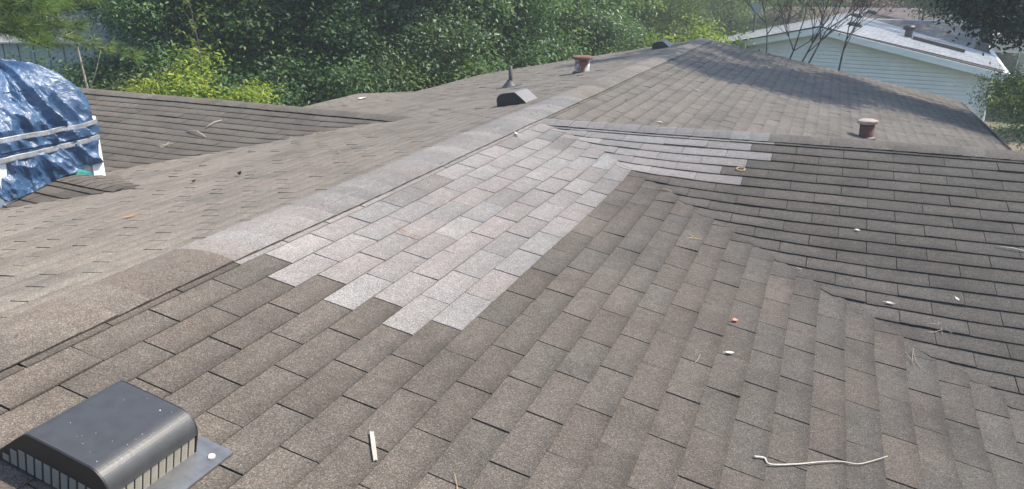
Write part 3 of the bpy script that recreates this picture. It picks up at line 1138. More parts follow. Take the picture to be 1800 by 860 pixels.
def straw(name, label, P, x, y, n, l, spread, mat, rad=.0011, group=None, ang=None):
    mb = MB()
    for k in range(n):
        a = (rnd(0, math.pi * 2) if ang is None else ang + random.gauss(0, .25))
        ox, oy = random.gauss(0, spread), random.gauss(0, spread)
        ll = l * rnd(.6, 1.1)
        cv = rnd(-.25, .25)
        pts = []
        for i in range(6):
            t = i / 5 - .5
            xx = x + ox + math.cos(a) * ll * t - math.sin(a) * cv * ll * t * t
            yy = y + oy + math.sin(a) * ll * t + math.cos(a) * cv * ll * t * t
            pts.append(rp(P, xx, yy, .003 + .004 * rnd(0, 1) + .012 * abs(t) * rnd(0, 1)))
        mb.tube(pts, rad, 4)
    o = mb.build(name, [mat], None, origin=tuple(rp(P, x, y)))
    return tag(o, label, "pine straw", group)


random.seed(33)
straw("pine_straw", "forked tan pine straw lying above the valley on the grey shingles", PN, 1.665, 2.79, 4, .15, .022, M_STRAW, .0016)
straw("pine_straw", "strands of tan pine straw on the shingles below the valley at the right", PN, 2.128, 2.10, 3, .13, .012, M_TWIG, .0011, ang=1.9)
straw("pine_straw", "pale tangle of pine straw lying over the valley edge at the right", PW, 2.279, 2.42, 6, .08, .022, M_TWIG, .0011)
straw("pine_straw", "matted pine straw caught in the upper valley below the pale patch", PN, .92, 3.53, 16, .13, .07, M_STRAW, .0014)
straw("pine_straw", "single bent pine needle pair on the dark shingles beside the pale patch", PN, 1.033, 2.758, 3, .10, .012, M_STRAW, .0014)
straw("pine_straw", "thin reddish pine needles lying on the pale repair patch", PN, -.136, 1.556, 3, .18, .012, M_REDSTRAW, .0009, ang=-.5)
straw("pine_straw", "pale curved pine needle on the shingles left of the pale leaf", PN, 1.273, 1.383, 1, .07, .003, M_TWIG, .0011)
straw("pine_straw", "tan pine needle on the bottom edge shingles at the picture's middle", PN, .80, .15, 1, .10, .001, M_STRAW, .0013, ang=-.6)
straw("pine_straw", "upright tuft of straw on the left wing nearest the tarp", PLW, -4.419, 4.27, 4, .12, .02, M_TWIG, .003)
litter_tube("twig", "short tan twig lying high on the left wing courses", "twig", PLW, [(-4.272, 4.694, .01), (-4.25, 4.8, .03), (-4.24, 4.902, .01)], [.007, .006, .004], M_TWIG)
litter_tube("twig", "short pale twig lying lower on the left wing, beside the tan one", "twig", PLW, [(-4.422, 4.594, .01), (-4.26, 4.57, .03), (-4.117, 4.518, .01)], [.010, .008, .004], M_BLEACHED)
tw_ = litter_tube("twig", "forked grey twig on the right wing at the right picture edge", "twig", PW, [(2.60, 3.225, .006), (2.68, 3.215, .012), (2.76, 3.20, .006), (2.84, 3.23, .006)], [.003, .004, .004, .003], M_BLEACHED)
ring = [(1.164 + .028 * math.cos(a), 3.825 + .022 * math.sin(a), .006) for a in np.linspace(0, 6.0, 16)]
litter_tube("straw_ring", "small tan loop of straw lying on the first dark courses of the right wing", "straw loop", PW, ring, .0042, M_STRAW)
# more stray needles on the left slope
straw("pine_straw", "few dull needles scattered on the left slope near the ridge caps", PL, -1.25, 3.0, 14, .06, .5, M_REDSTRAW, .0014)
straw("pine_straw", "line of dry needles lodged along the left valley", PL, -3.2, 5.0, 12, .12, .16, M_STRAW, .0022)
# ------------------------------------------------------------------ foliage
GZ = -3.4


def leaf_mesh(name, mat, centers, tones, rng, size, aspect=.5, up=.6, var=.35, out=None, fold=.25):
    """one mesh of many folded leaf blades: centers (n,3), a tone 0..1 per leaf"""
    n = len(centers)
    nrm = rng.normal(size=(n, 3))
    nrm[:, 2] = np.abs(nrm[:, 2]) + up
    if out is not None: nrm += out
    nrm /= np.linalg.norm(nrm, axis=1)[:, None]
    t = rng.normal(size=(n, 3))
    t[:, 2] -= .35
    t -= nrm * (t * nrm).sum(1)[:, None]
    t /= np.linalg.norm(t, axis=1)[:, None] + 1e-9
    b = np.cross(nrm, t)
    L = size * (1 + var * rng.normal(size=n)).clip(.45, 1.8)
    W = L * aspect * rng.uniform(.8, 1.2, n)
    c = centers
    v = np.empty((n, 4, 3))
    v[:, 0] = c - t * L[:, None] * .5
    v[:, 1] = c + b * W[:, None] * .5 + nrm * (W * fold)[:, None] - t * (L * .06)[:, None]
    v[:, 2] = c + t * L[:, None] * .5 - nrm * (L * .12)[:, None]
    v[:, 3] = c - b * W[:, None] * .5 + nrm * (W * fold)[:, None] - t * (L * .06)[:, None]
    me = bpy.data.meshes.new(name)
    me.vertices.add(4 * n)
    me.vertices.foreach_set("co", v.reshape(-1).astype(np.float32))
    idx = np.arange(4 * n).reshape(n, 4)
    tri = np.stack([idx[:, [0, 1, 2]], idx[:, [0, 2, 3]]], 1).reshape(-1)
    me.loops.add(6 * n)
    me.loops.foreach_set("vertex_index", tri.astype(np.int32))
    me.polygons.add(2 * n)
    me.polygons.foreach_set("loop_start", np.arange(0, 6 * n, 3, dtype=np.int32))
    me.polygons.foreach_set("loop_total", np.full(2 * n, 3, dtype=np.int32))
    me.materials.append(mat)
    at = me.color_attributes.new("tint", 'FLOAT_COLOR', 'POINT')
    tt = np.repeat(np.clip(tones, 0, 1), 4)
    at.data.foreach_set("color", np.stack([tt, tt, tt, np.ones_like(tt)], 1).astype(np.float32).reshape(-1))
    me.update()
    me.validate()
    return me


def ell_points(rng, n, c, r, shell=.55):
    d = rng.normal(size=(n, 3))
    d /= np.linalg.norm(d, axis=1)[:, None]
    k = rng.uniform(shell, 1, n) ** .7
    return np.array(c) + d * np.array(r) * k[:, None]


def limb_path(rng, a, b, n=5, wob=.12):
    a, b = np.array(a, float), np.array(b, float)
    L = np.linalg.norm(b - a)
    pts = []
    for i in range(n + 1):
        t = i / n
        p = a + (b - a) * t
        if 0 < i < n: p = p + rng.normal(size=3) * L * wob * .35
        p[2] += L * .10 * math.sin(math.pi * t)
        pts.append(tuple(p))
    return pts


def tree_parts(name, mat, seed, height, trunk_r, clumps_def, nleaf, size, clump_r=.42, lean=(0, 0), aspect=.55, stems=1, tone_mu=.35, bark=None):
    """meshes (local, base at z=0) of a trunk with limbs and of a crown made of leaf clumps"""
    rng = np.random.default_rng(seed)
    cl = np.concatenate([ell_points(rng, n, c, r, sh) for (n, c, r, sh) in clumps_def])
    cl[:, 2] = np.maximum(cl[:, 2], .25)
    mb = MB()
    for s_ in range(stems):
        off = np.array((0, 0, 0)) if stems == 1 else np.array((rng.normal() * .25, rng.normal() * .25, 0))
        top = np.array((lean[0] + off[0] * 3, lean[1] + off[1] * 3, height * .82))
        tp = []
        for i in range(9):
            t = i / 8
            tp.append(off * (1 - t) + top * t + np.array((math.sin(t * 5 + seed) * .10, math.cos(t * 4 + seed) * .10, 0)) * t * height * .12)
        mb.tube(tp, [trunk_r * (1 - .8 * i / 8) * (1.25 if i == 0 else 1) for i in range(9)], 8)
        take = range(s_, len(cl), max(1, stems * max(1, len(cl) // 46)))
        for j in take:
            q = cl[j]
            zt = np.clip((q[2] - .35 * np.linalg.norm(q[:2] - top[:2])) / (height * .82), .1, .98)
            base = off * (1 - zt) + top * zt
            r0 = trunk_r * (1 - .8 * zt) * .45
            mb.tube(limb_path(rng, base, q), [r0, r0 * .8, r0 * .6, r0 * .45, r0 * .3, r0 * .16], 5, caps=False)
    tr = mb
    per = rng.dirichlet(np.full(len(cl), 3.0))
    k = rng.choice(len(cl), size=nleaf, p=per)
    off = rng.normal(size=(nleaf, 3)) * clump_r * np.array((1, 1, .62))
    pos = cl[k] + off
    pos[:, 2] = np.maximum(pos[:, 2], .06)
    ct = rng.normal(tone_mu, .14, len(cl))
    tones = ct[k] + rng.normal(0, .13, nleaf)
    me = leaf_mesh(name + "_crown", mat, pos, tones, rng, size, aspect, out=off / clump_r * .35)
    return tr, me


def plant(kind, label, cat, loc, parts, group=None, bark=None, names=("trunk", "crown"), rot=0, scale=1.0, share={}):
    tr, me = parts
    t = thing(kind, label, cat, loc, group)
    t.rotation_euler = (0, 0, rot)
    t.scale = (scale,) * 3
    key = id(tr)
    if key not in share:
        o = tr.build(names[0], [bark or M_BARK])
        share[key] = o.data
    else:
        o = bpy.data.objects.new(names[0], share[key])
        COL.objects.link(o)
    o.parent = t
    c = bpy.data.objects.new(names[1], me)
    COL.objects.link(c)
    c.parent = t
    return t


random.seed(77)
# forest edge: three crown shapes reaching down to the ground, each used several times with its own turn and size
FT = [tree_parts("forest%d" % s, m, s, 8.5, .16, [(85, (0, 0, 3.0), (2.3, 2.3, 2.6), .35), (26, (0, 0, 6.0), (2.5, 2.5, 1.9), .4)], 90000, .074, .30)
      for s, m in ((11, M_LEAF), (12, M_LEAF), (13, M_DARKLEAF), (14, M_MIDLEAF))]
FL = [
    ("broadleaf_tree", "dark green leafy tree behind the tarp and the left wing", (-10.4, 11.6), 0, 1.0),
    ("broadleaf_tree", "dense dark tree standing behind the yellow green bush", (-9.3, 12.6), 1, 1.0),
    ("broadleaf_tree", "leafy green tree above the tip of the left wing ridge", (-8.3, 13.2), 0, 1.02),
    ("broadleaf_tree", "blue green tree just above the low porch roof", (-7.0, 14.0), 3, .98),
    ("broadleaf_tree", "tree with glinting leaves rising over the far left eave", (-6.4, 15.8), 0, 1.0),
    ("broadleaf_tree", "broad green tree behind the thin plumbing pipe", (-5.9, 17.6), 3, 1.05),
    ("broadleaf_tree", "tree with small bright leaves behind the red capped flue", (-5.9, 19.8), 0, .92),
    ("broadleaf_tree", "shadowy tree deep in the wood behind the left wing", (-13.0, 15.2), 2, 1.15),
    ("broadleaf_tree", "shadowy tree deep in the wood behind the leafy edge trees", (-10.8, 17.5), 2, 1.2),
    ("broadleaf_tree", "deep shaded tree behind the gap over the porch roof", (-9.0, 19.2), 2, 1.2),
    ("broadleaf_tree", "deep shaded tree behind the row over the far eave", (-7.6, 22.0), 2, 1.2),
    ("broadleaf_tree", "dark tree at the far end of the wood", (-7.0, 26.0), 2, 1.25),
    ("broadleaf_tree", "dark tree filling the top left corner behind the shed", (-16.0, 11.8), 2, 1.15),
]
for i, (nm, lb, (x, y), k, s) in enumerate(FL):
    plant(nm, lb, "tree", (x, y, GZ), FT[k], "trees along the wood's edge", rot=i * 1.9 + .4, scale=s)
# lighter, thinner trees towards the middle
MT = [tree_parts("thin%d" % s, M_LEAF2, s, 7.0, .09, [(60, (0, 0, 2.8), (1.8, 1.8, 2.4), .2), (40, (0, 0, 5.2), (1.9, 1.9, 1.6), .3)], 26000, .055, .34, stems=2, tone_mu=.45) for s in (31, 32)]
for i, (x, y, k, s, lb) in enumerate((
        (-4.3, 23.6, 0, 1.0, "light airy green tree behind the red capped flue and the far vent"),
        (-3.4, 25.2, 1, .95, "thin pale green tree left of the peak vent"),
        (-4.4, 29.5, 1, 1.2, "hazy light tree far behind the peak vent"),
        (-2.4, 33.0, 0, 1.2, "hazy light tree far behind the roof peak"),
        (-.2, 36.0, 1, 1.1, "hazy light tree beside the grey dish, beyond the peak"))):
    plant("light_tree", lb, "tree", (x, y, GZ), MT[k], "lighter trees beyond the peak", rot=i * 2.1, scale=s)
# sunlit bush left of the peak
SB = tree_parts("sunbush", M_LIME, 41, 3.6, .05, [(46, (0, 0, 2.3), (1.35, 1.2, 1.2), .2)], 5200, .11, .26, stems=3, tone_mu=.45)
plant("sunlit_bush", "bright yellow green bush with large leaves just behind the roof peak", "bush", (-1.75, 21.4, GZ), SB, names=("stem", "foliage"))
plant("sunlit_bush", "smaller yellow green bush at the foot of the far roof vent", "bush", (-3.1, 22.4, GZ), SB, names=("stem", "foliage"), rot=2, scale=.86)
# yellow bush behind the left wing, with its climbing stem
YB = tree_parts("yellowbush", M_LIME, 51, 3.2, .04, [(70, (0, 0, 2.2), (1.15, .85, 1.2), .3), (20, (1.0, .5, 1.9), (.65, .4, .9), .3)], 30000, .072, .17, stems=4, tone_mu=.6, aspect=.40)
plant("yellow_bush", "bright yellow green bush of narrow leaves behind the left wing ridge", "bush", (-8.25, 8.5, GZ), YB, names=("stem", "foliage"), rot=.5, scale=1.04)
GB = tree_parts("greenbush", M_LEAF2, 52, 3.0, .04, [(46, (0, 0, 1.9), (.8, .7, 1.05), .3)], 9000, .06, .17, stems=3, tone_mu=.55, aspect=.4)
plant("green_bush", "mid green bush between the pine and the yellow bush", "bush", (-9.7, 8.5, GZ), GB, names=("stem", "foliage"), rot=.9)
# tall bare sapling with vine leaves in the yellow bush
random.seed(9)
sv = thing("sapling", "tall thin sapling with sparse leaves rising out of the yellow bush", "sapling", (-8.1, 8.75, GZ))
mb = MB()
pts = [(-8.1 + .05 * math.sin(i * 1.3), 8.75 + .04 * math.cos(i * 1.7), GZ + i * .5) for i in range(12)]
mb.tube(pts, [.017 - .0011 * i for i in range(12)], 6)
rng = np.random.default_rng(3)
lc = []
for i in range(44):
    z = rnd(2.4, 5.3)
    a = rnd(0, 6.28)
    l = rnd(.15, .5)
    p0 = (-8.1, 8.75, GZ + z)
    p1 = (-8.1 + l * math.cos(a), 8.75 + l * math.sin(a), GZ + z + l * .8)
    mb.tube([p0, ((p0[0] + p1[0]) / 2, (p0[1] + p1[1]) / 2, (p0[2] + p1[2]) / 2 + .03), p1], [.006, .004, .002], 4)
    for q in range(9):
        t = rnd(.2, 1.05)
        lc.append([p0[j] + (p1[j] - p0[j]) * t + rnd(-.04, .04) for j in range(3)])
mb.build("trunk", [M_BARK], sv)
lc = np.array(lc) - np.array((-8.1, 8.75, GZ))
o = bpy.data.objects.new("foliage", leaf_mesh("sapling_leaves", M_LIME, lc, rng.normal(.45, .2, len(lc)), rng, .075, .35))
COL.objects.link(o)
o.parent = sv
# slim trees whose trunks show against the wood
TT = [tree_parts("slim%d" % s, M_MIDLEAF, s, 7.5, r_, [(22, (0, 0, 5.4), (1.5, 1.5, 1.3), .3), (12, (.2, -.2, 3.6), (1.1, 1.0, .8), .3)], 7000, .095, .26, lean=l_) for s, r_, l_ in ((45, .12, (.9, .3)), (46, .05, (.1, 0)))]
plant("slim_tree", "slim tree with a dark leaning trunk behind the thin plumbing pipe", "tree", (-5.95, 15.0, GZ), TT[0])
plant("slim_tree", "slender pole like tree rising left of the far roof vent", "tree", (-4.35, 21.6, GZ), TT[1])
plant("slim_tree", "slim dark trunked tree above the low porch roof corner", "tree", (-7.3, 12.4, GZ), TT[0], rot=2.4)
LB_ = tree_parts("limeshrub", M_LIME, 48, 3.2, .03, [(22, (0, 0, 2.9), (.8, .7, .7), .2)], 2600, .085, .24, stems=2, tone_mu=.35)
plant("lime_sapling", "sunlit yellow green sapling beside the dark leaning trunk", "sapling", (-5.6, 15.6, GZ), LB_)
plant("lime_sapling", "sunlit yellow green sapling high in the wood above the yellow bush", "sapling", (-9.0, 10.9, GZ), LB_, rot=1.0, scale=1.25)
# low understorey in front of the trunks
US = tree_parts("under", M_LEAF, 61, 2.2, .04, [(60, (0, 0, 1.6), (1.5, 1.2, 1.3), .2)], 34000, .058, .22, stems=3, tone_mu=.45)
UL = tree_parts("underlight", M_LEAF2, 62, 2.2, .04, [(50, (0, 0, 1.6), (1.2, 1.0, 1.3), .2)], 14000, .055, .24, stems=3, tone_mu=.35)
for i, (x, y, P_, s, lb) in enumerate((
        (-8.6, 10.2, US, 1.25, "dark leafy shrub at the dark gap beside the yellow bush"),
        (-7.2, 11.4, US, 1.2, "leafy green shrub below the tall trees at the left wing tip"),
        (-6.5, 12.0, UL, 1.15, "pale mottled shrub growing behind the porch roof corner"),
        (-5.9, 13.4, US, 1.2, "green shrub behind the porch roof, under the glinting tree"),
        (-5.6, 14.9, UL, 1.15, "light shrub against dark wood above the far left eave"),
        (-5.0, 16.6, US, 1.25, "bushy shrub behind the thin plumbing pipe"),
        (-4.3, 18.6, UL, 1.2, "pale brownish shrub beside the red capped flue"),
        (-11.6, 9.6, US, 1.2, "dark shrub between the shed and the yellow bush"))):
    plant("undergrowth_shrub", lb, "shrub", (x, y, GZ), P_, "shrubs under the trees", rot=i * 1.4, scale=s, names=("stem", "foliage"))

# pine at the upper left
random.seed(15)
rng = np.random.default_rng(15)
pb = np.array((-10.3, 6.2, GZ))
pine = thing("pine_tree", "long needled pine whose green boughs hang above the tarp", "tree", tuple(pb))
mb = MB()
mb.tube([tuple(pb + np.array((.04 * math.sin(i), .05 * math.cos(i), i * .9))) for i in range(10)], [.14 - .011 * i for i in range(10)], 9)
cols, vs, fs = [], [], []
tufts = []
for i in range(46):
    z = rnd(4.2, 7.6)
    a = rnd(0, 2 * math.pi)
    if i < 24: a, z = rnd(-.9, 1.4), rnd(3.85, 5.2)
    L = rnd(1.1, 2.4) * (1 - .06 * max(0, z - 4))
    base = pb + np.array((0, 0, z))
    dr = np.array((math.cos(a), math.sin(a), rnd(-.12, .18)))
    pts = [base + dr * L * t + np.array((0, 0, -.16 * L * t * t + .02 * math.sin(5 * t + i))) for t in np.linspace(0, 1, 7)]
    mb.tube(pts, [.022, .019, .016, .013, .010, .008, .005], 5)
    for t_ in np.linspace(.3, 1, 9):
        k = min(5, int(t_ * 6))
        p = pts[k] + (pts[k + 1] - pts[k]) * (t_ * 6 - k)
        tufts.append((p, dr))
        for s_ in (-1, 1):
            side = np.array((-dr[1], dr[0], 0)) * s_
            ll = rnd(.15, .45) * (1.3 - t_)
            p2 = p + side * ll + dr * ll * .6 + np.array((0, 0, rnd(-.02, .08)))
            mb.tube([p, p2], [.006, .004], 4)
            tufts.append((p2, side * .6 + dr))
mb.build("trunk", [M_BARK], pine)
NV_, NF_, NC_ = [], [], []
for (p, d) in tufts:
    d = d / np.linalg.norm(d)
    tone = min(1, max(0, rng.normal(.5, .2)))
    for q in range(34):
        v = d * rnd(.25, 1.0) + rng.normal(size=3) * .36 + np.array((0, 0, .10))
        v /= np.linalg.norm(v)
        l = rnd(.17, .27)
        e = p + v * l + np.array((0, 0, -.02 * l / .2))
        w = np.cross(v, rng.normal(size=3))
        w = w / np.linalg.norm(w) * .0048
        k = len(NV_)
        NV_ += [p - w, p + w, e]
        NF_.append((k, k + 1, k + 2))
        tt = min(1, max(0, tone + rng.normal() * .1))
        NC_ += [(tt, tt, tt, 1)] * 3
mb = MB()
mb.v, mb.f, mb.c, mb.m = [tuple(p) for p in NV_], NF_, NC_, [0] * len(NF_)
mb.build("needles", [M_NEEDLE], pine)
dead = thing("dead_stem", "bare brown broken stem standing below the pine boughs", "stem", (-9.6, 7.75, GZ))
mb = MB()
mb.tube([(-9.6, 7.75, GZ), (-9.59, 7.76, -1.5), (-9.57, 7.76, -.6), (-9.62, 7.75, .15)], [.04, .032, .024, .013], 7)
mb.tube([(-9.57, 7.76, -.6), (-9.35, 7.8, -.2), (-9.27, 7.9, .15)], [.012, .008, .004], 5)
mb.build("stem", [M_TWIG], dead)

# ------------------------------------------------------------------ metal shed behind the pine
M_SHED = plain("faded blue green ribbed metal", (.28, .34, .36), .5, metal=.1, var=.15, scale=3)
M_SHEDTOP = plain("grey sheet metal roof", (.36, .37, .38), .45, metal=.3, var=.2, scale=3)
shed = thing("shed", "grey blue metal shed with ribbed walls half hidden behind the pine", "shed", (-14.0, 11.2, GZ))
sa = np.array((math.cos(R(22)), math.sin(R(22)), 0))          # along the wall we see
sb = np.array((-sa[1], sa[0], 0))
s0 = np.array((-15.2, 9.2, GZ))
WL, WD, HE = 4.6, 3.6, 3.35
for k in range(15):
    mb = MB()
    c_ = s0 + sa * (k + .5) * WL / 15 + np.array((0, 0, HE / 2))
    mb.box(c_, (WL / 15 - .05, .03, HE), (sa, sb, (0, 0, 1)))
    mb.box(s0 + sa * k * WL / 15 + np.array((0, 0, HE / 2)) - sb * .02, (.035, .03, HE), (sa, sb, (0, 0, 1)))
    mb.build("wall_panel", [M_SHED], shed)
mb = MB()
mb.box(s0 + sa * WL / 2 + sb * (WD / 2 + .07) + np.array((0, 0, HE / 2 - .03)), (WL - .06, WD, HE - .08), (sa, sb, (0, 0, 1)))
mb.build("shed_body", [M_SHED], shed)
for k in range(8):
    for sd in (0, 1):
        mb = MB()
        ta, tb = (k - .25) * WL / 7.5, (k + .73) * WL / 7.5
        zr, ze = HE + .55, HE + .01
        e0 = (-.18 if sd == 0 else WD + .22)
        mid = WD / 2
        P4 = [s0 + sa * ta + sb * e0 + (0, 0, ze), s0 + sa * tb + sb * e0 + (0, 0, ze), s0 + sa * tb + sb * mid + (0, 0, zr), s0 + sa * ta + sb * mid + (0, 0, zr)]
        mb.prism(P4, (0, 0, .025 + .006 * (k % 2)))
        mb.build("roof_panel", [M_SHEDTOP], shed)

# ------------------------------------------------------------------ the pale house next door
NE0 = np.array((5.528, 20.161, -.853))
NW_ = np.array((-.970, .242, 0.0))
NB_ = np.array((.105, .995, 0.0))
HALF, RISE, NLEN = 4.36, .912, 14.0
UPZ = np.array((0, 0, 1.0))
M_NROOF = shingle_mat("pale grey roof shingle", (.38, .38, .375), (.38, .365, .35), (.365, .375, .39), butt_dark=.25, contrast=.3, stain=.15, rough=.5)
M_NROOF2 = shingle_mat("greyer roof shingle with leaf dust", (.24, .235, .23), (.25, .21, .18), (.22, .23, .24), butt_dark=.3, contrast=.5, stain=.45)
M_PINKROOF = shingle_mat("pinkish brown roof shingle", (.27, .21, .19), (.30, .21, .18), (.25, .21, .2), butt_dark=.3, contrast=.4, stain=.2)
nb = thing("neighbour_house", "pale blue white sided house with low gable beyond the roof", "house", (NE0[0], NE0[1], GZ))


def nq(u, v, z=0.0):
    return NE0 + NW_ * u + NB_ * v + UPZ * z


PNR = Plane(nq(HALF, 0, RISE), NB_, -NW_ * HALF - UPZ * RISE)
PNL = Plane(nq(HALF, 0, RISE), NB_, NW_ * HALF - UPZ * RISE)
XR, XZ = 8.7, .78
PXF = Plane(nq(0, XR, XZ), NW_, -NB_ * 3.49 - UPZ * XZ)
PXB = Plane(nq(0, XR, XZ), NW_, NB_ * 3.49 - UPZ * XZ)


def roof_plane(P, poly, mat, reg, a0, a1, n, parent, seed, e=.13, mi=0):
    random.seed(seed)
    mb = MB()
    top = [np.array(q) - UPZ * .015 for q in poly]
    mb.prism(top, -UPZ * .12)
    d = mb.build("roof_slope", [M_DECK], parent)
    tabs = []
    field(P, e, .13, 0, n, lambda k: .1 if k % 2 else .1 + TW / 2, a0, a1, [reg], 0, out=tabs)
    mb = MB()
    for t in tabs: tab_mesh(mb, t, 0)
    tag(mb.build("shingle_field", [mat], d), kind="stuff")


LS = math.hypot(HALF, RISE)
roof_plane(PNR, [nq(0, 0), nq(HALF, 0, RISE), nq(HALF, NLEN, RISE), nq(0, NLEN)], M_NROOF, [(0, 1, LS + .02), (-1, 0, 0.02), over(PNR, PXF)], 0, 8.8, 36, nb, 3)
roof_plane(PNL, [nq(2 * HALF, 0), nq(HALF, 0, RISE), nq(HALF, NLEN, RISE), nq(2 * HALF, NLEN)], M_NROOF, [(0, 1, LS + .02), (-1, 0, 0.02), (1, 0, NLEN)], 0, NLEN, 36, nb, 4)
LX = math.hypot(3.49, XZ)
roof_plane(PXF, [nq(.07, XR - 3.49), nq(.07, XR, XZ), nq(3.9, XR, XZ)], M_NROOF2, [(0, 1, LX), (-1, 0, -.07), over(PXF, PNR)], 0, 4.6, 29, nb, 5)
roof_plane(PXB, [nq(.07, XR + 3.49), nq(.07, XR, XZ), nq(3.9, XR, XZ)], M_NROOF2, [(0, 1, LX), (-1, 0, -.07), over(PXB, PNR)], 0, 4.6, 29, nb, 6)
# ridge caps of the neighbour
for (a_, b_) in ((nq(HALF, -.02, RISE + .012), nq(HALF, NLEN, RISE + .012)), (nq(.06, XR, XZ + .012), nq(3.8, XR, XZ + .012))):
    mb = MB()
    t_ = (b_ - a_) / np.linalg.norm(b_ - a_)
    sd = np.cross(t_, UPZ)
    L = np.linalg.norm(b_ - a_)
    for k in range(int(L / .3)):
        p0, p1 = a_ + t_ * k * .3, a_ + t_ * (k * .3 + .32)
        zz = .006 * (k % 2)
        mb.prism([p0 + sd * .15 - UPZ * .03, p0 + UPZ * zz, p0 - sd * .15 - UPZ * .03], p1 - p0)
    tag(mb.build("ridge_shingle", [M_NROOF], nb), kind="stuff")
# rake boards, gutter, downspout
board(nq(0, -.03, -.005), nq(HALF, -.03, RISE - .005), h=.17, th=-.03, drop=.03, parent=nb, mat=M_PALEWALL)
board(nq(HALF, -.03, RISE - .005), nq(2 * HALF, -.03, -.005), h=.17, th=-.03, drop=.03, parent=nb, mat=M_PALEWALL)
mb = MB()
mb.prism([nq(-.01, -.04, -.03), nq(-.13, -.04, -.03), nq(-.11, -.04, -.14), nq(-.01, -.04, -.14)], NB_ * NLEN)
mb.build("gutter", [M_WHITE], nb)
mb = MB()
mb.tube([nq(-.06, .06, -.13), nq(-.06, .10, -.24), nq(.18, .38, -.46), nq(.22, .40, -.6), nq(.22, .40, -2.4)], [.04] * 5, 8)
mb.build("downspout", [M_WHITE], nb)
# gable wall: every siding board on its own
VW = .32
WU0, WU1 = .30, 2 * HALF - .30


def wall_top(u):
    return RISE * (1 - abs(u - HALF) / HALF) - .10


k = 0
z = GZ - NE0[2] + .1
while z < RISE - .16:
    zt = z + .1
    hw = (HALF - .30) if zt < wall_top(WU0) else HALF * (1 - (zt + .10) / RISE)
    if hw < .06: break
    u0, u1 = max(WU0, HALF - hw), min(WU1, HALF + hw)
    mb = MB()
    mb.prism([nq(u0, VW - .030, z + .010), nq(u0, VW - .006, zt), nq(u0, VW + .018, zt), nq(u0, VW + .018, z + .010)], NW_ * (u1 - u0))
    mb.build("siding_board", [M_PALEWALL], nb)
    z = zt
    k += 1
for (u_, s_) in ((WU0 - .02, 1), (WU1 + .02, -1)):
    mb = MB()
    mb.box(nq(u_ + .05 * s_, VW - .02, (GZ - NE0[2] + wall_top(WU0)) / 2), (.10, .05, wall_top(WU0) - GZ + NE0[2]), (NW_, NB_, UPZ))
    mb.build("corner_board", [M_WHITE], nb)
mb = MB()
hh = wall_top(WU0) + .02 - (GZ - NE0[2])
mb.box(nq(HALF, VW + NLEN / 2, (GZ - NE0[2]) + hh / 2 - .04), (2 * HALF - .64, NLEN - .9, hh - .1), (NW_, NB_, UPZ))
mb.prism([nq(WU0, VW + .02, wall_top(WU0) - .05), nq(HALF, VW + .02, RISE - .16), nq(WU1, VW + .02, wall_top(WU0) - .05)], NB_ * .12)
mb.build("house_wall", [M_PALEWALL], nb)
# things on the neighbour's roof
def nvent(u, v, label, P=PNR, s=1.0):
    b_ = nq(u, v, RISE * (1 - abs(u - HALF) / HALF))
    t = thing("roof_vent", label, "roof vent", tuple(b_), "low box vents on the neighbour's roof")
    mb = MB()
    mb.prism([b_ + P.D * -.2 * s + P.N * .01, b_ + P.D * -.12 * s + P.N * .10 * s, b_ + P.D * .12 * s + P.N * .12 * s, b_ + P.D * .19 * s + P.N * .09 * s, b_ + P.D * .2 * s + P.N * .01], P.A * .5 * s)
    mb.build("hood", [M_LEAD], t)
    mb = MB()
    mb.box(b_ + P.D * .202 * s + P.A * .25 * s + P.N * .05 * s, (.46 * s, .01, .07 * s), (P.A, P.D, P.N))
    mb.build("grille", [M_VENTDARK], t)


nvent(3.78, 2.9, "low brownish vent nearest the front of the neighbour's roof ridge")
nvent(4.15, 7.6, "low grey vent midway along the neighbour's pale roof ridge")
nvent(4.0, 12.4, "farthest low vent up the neighbour's pale roof")
b_ = nq(2.29, 3.86, RISE * 2.29 / HALF)
t = thing("flue_pipe", "stubby black capped flue pipe on the neighbour's pale roof", "flue pipe", tuple(b_))
mb = MB()
mb.lathe(b_ - UPZ * .05, [(.12, 0), (.105, .06), (.105, .28)], 16)
mb.build("pipe", [M_LEAD], t)
mb = MB()
mb.lathe(b_ + UPZ * .22, [(.15, 0), (.17, .02), (.17, .08), (.12, .12), (.01, .13)], 18)
mb.build("cap", [M_VENTDARK], t)
mb = MB()
p0, p1 = nq(2.16, 3.40, RISE * 2.16 / HALF), nq(.80, 3.05, RISE * .80 / HALF)  # dark raised strip lying down the slope
mb.prism([p0 + PNR.N * .012, p1 + PNR.N * .012, p1 + NB_ * .30 + PNR.N * .012, p0 + NB_ * .42 + PNR.N * .012], PNR.N * .085)
tag(mb.build("raised_strip", [M_LEAD], None, origin=tuple(p0)), "long dark raised strip lying down the neighbour's roof", "raised strip")

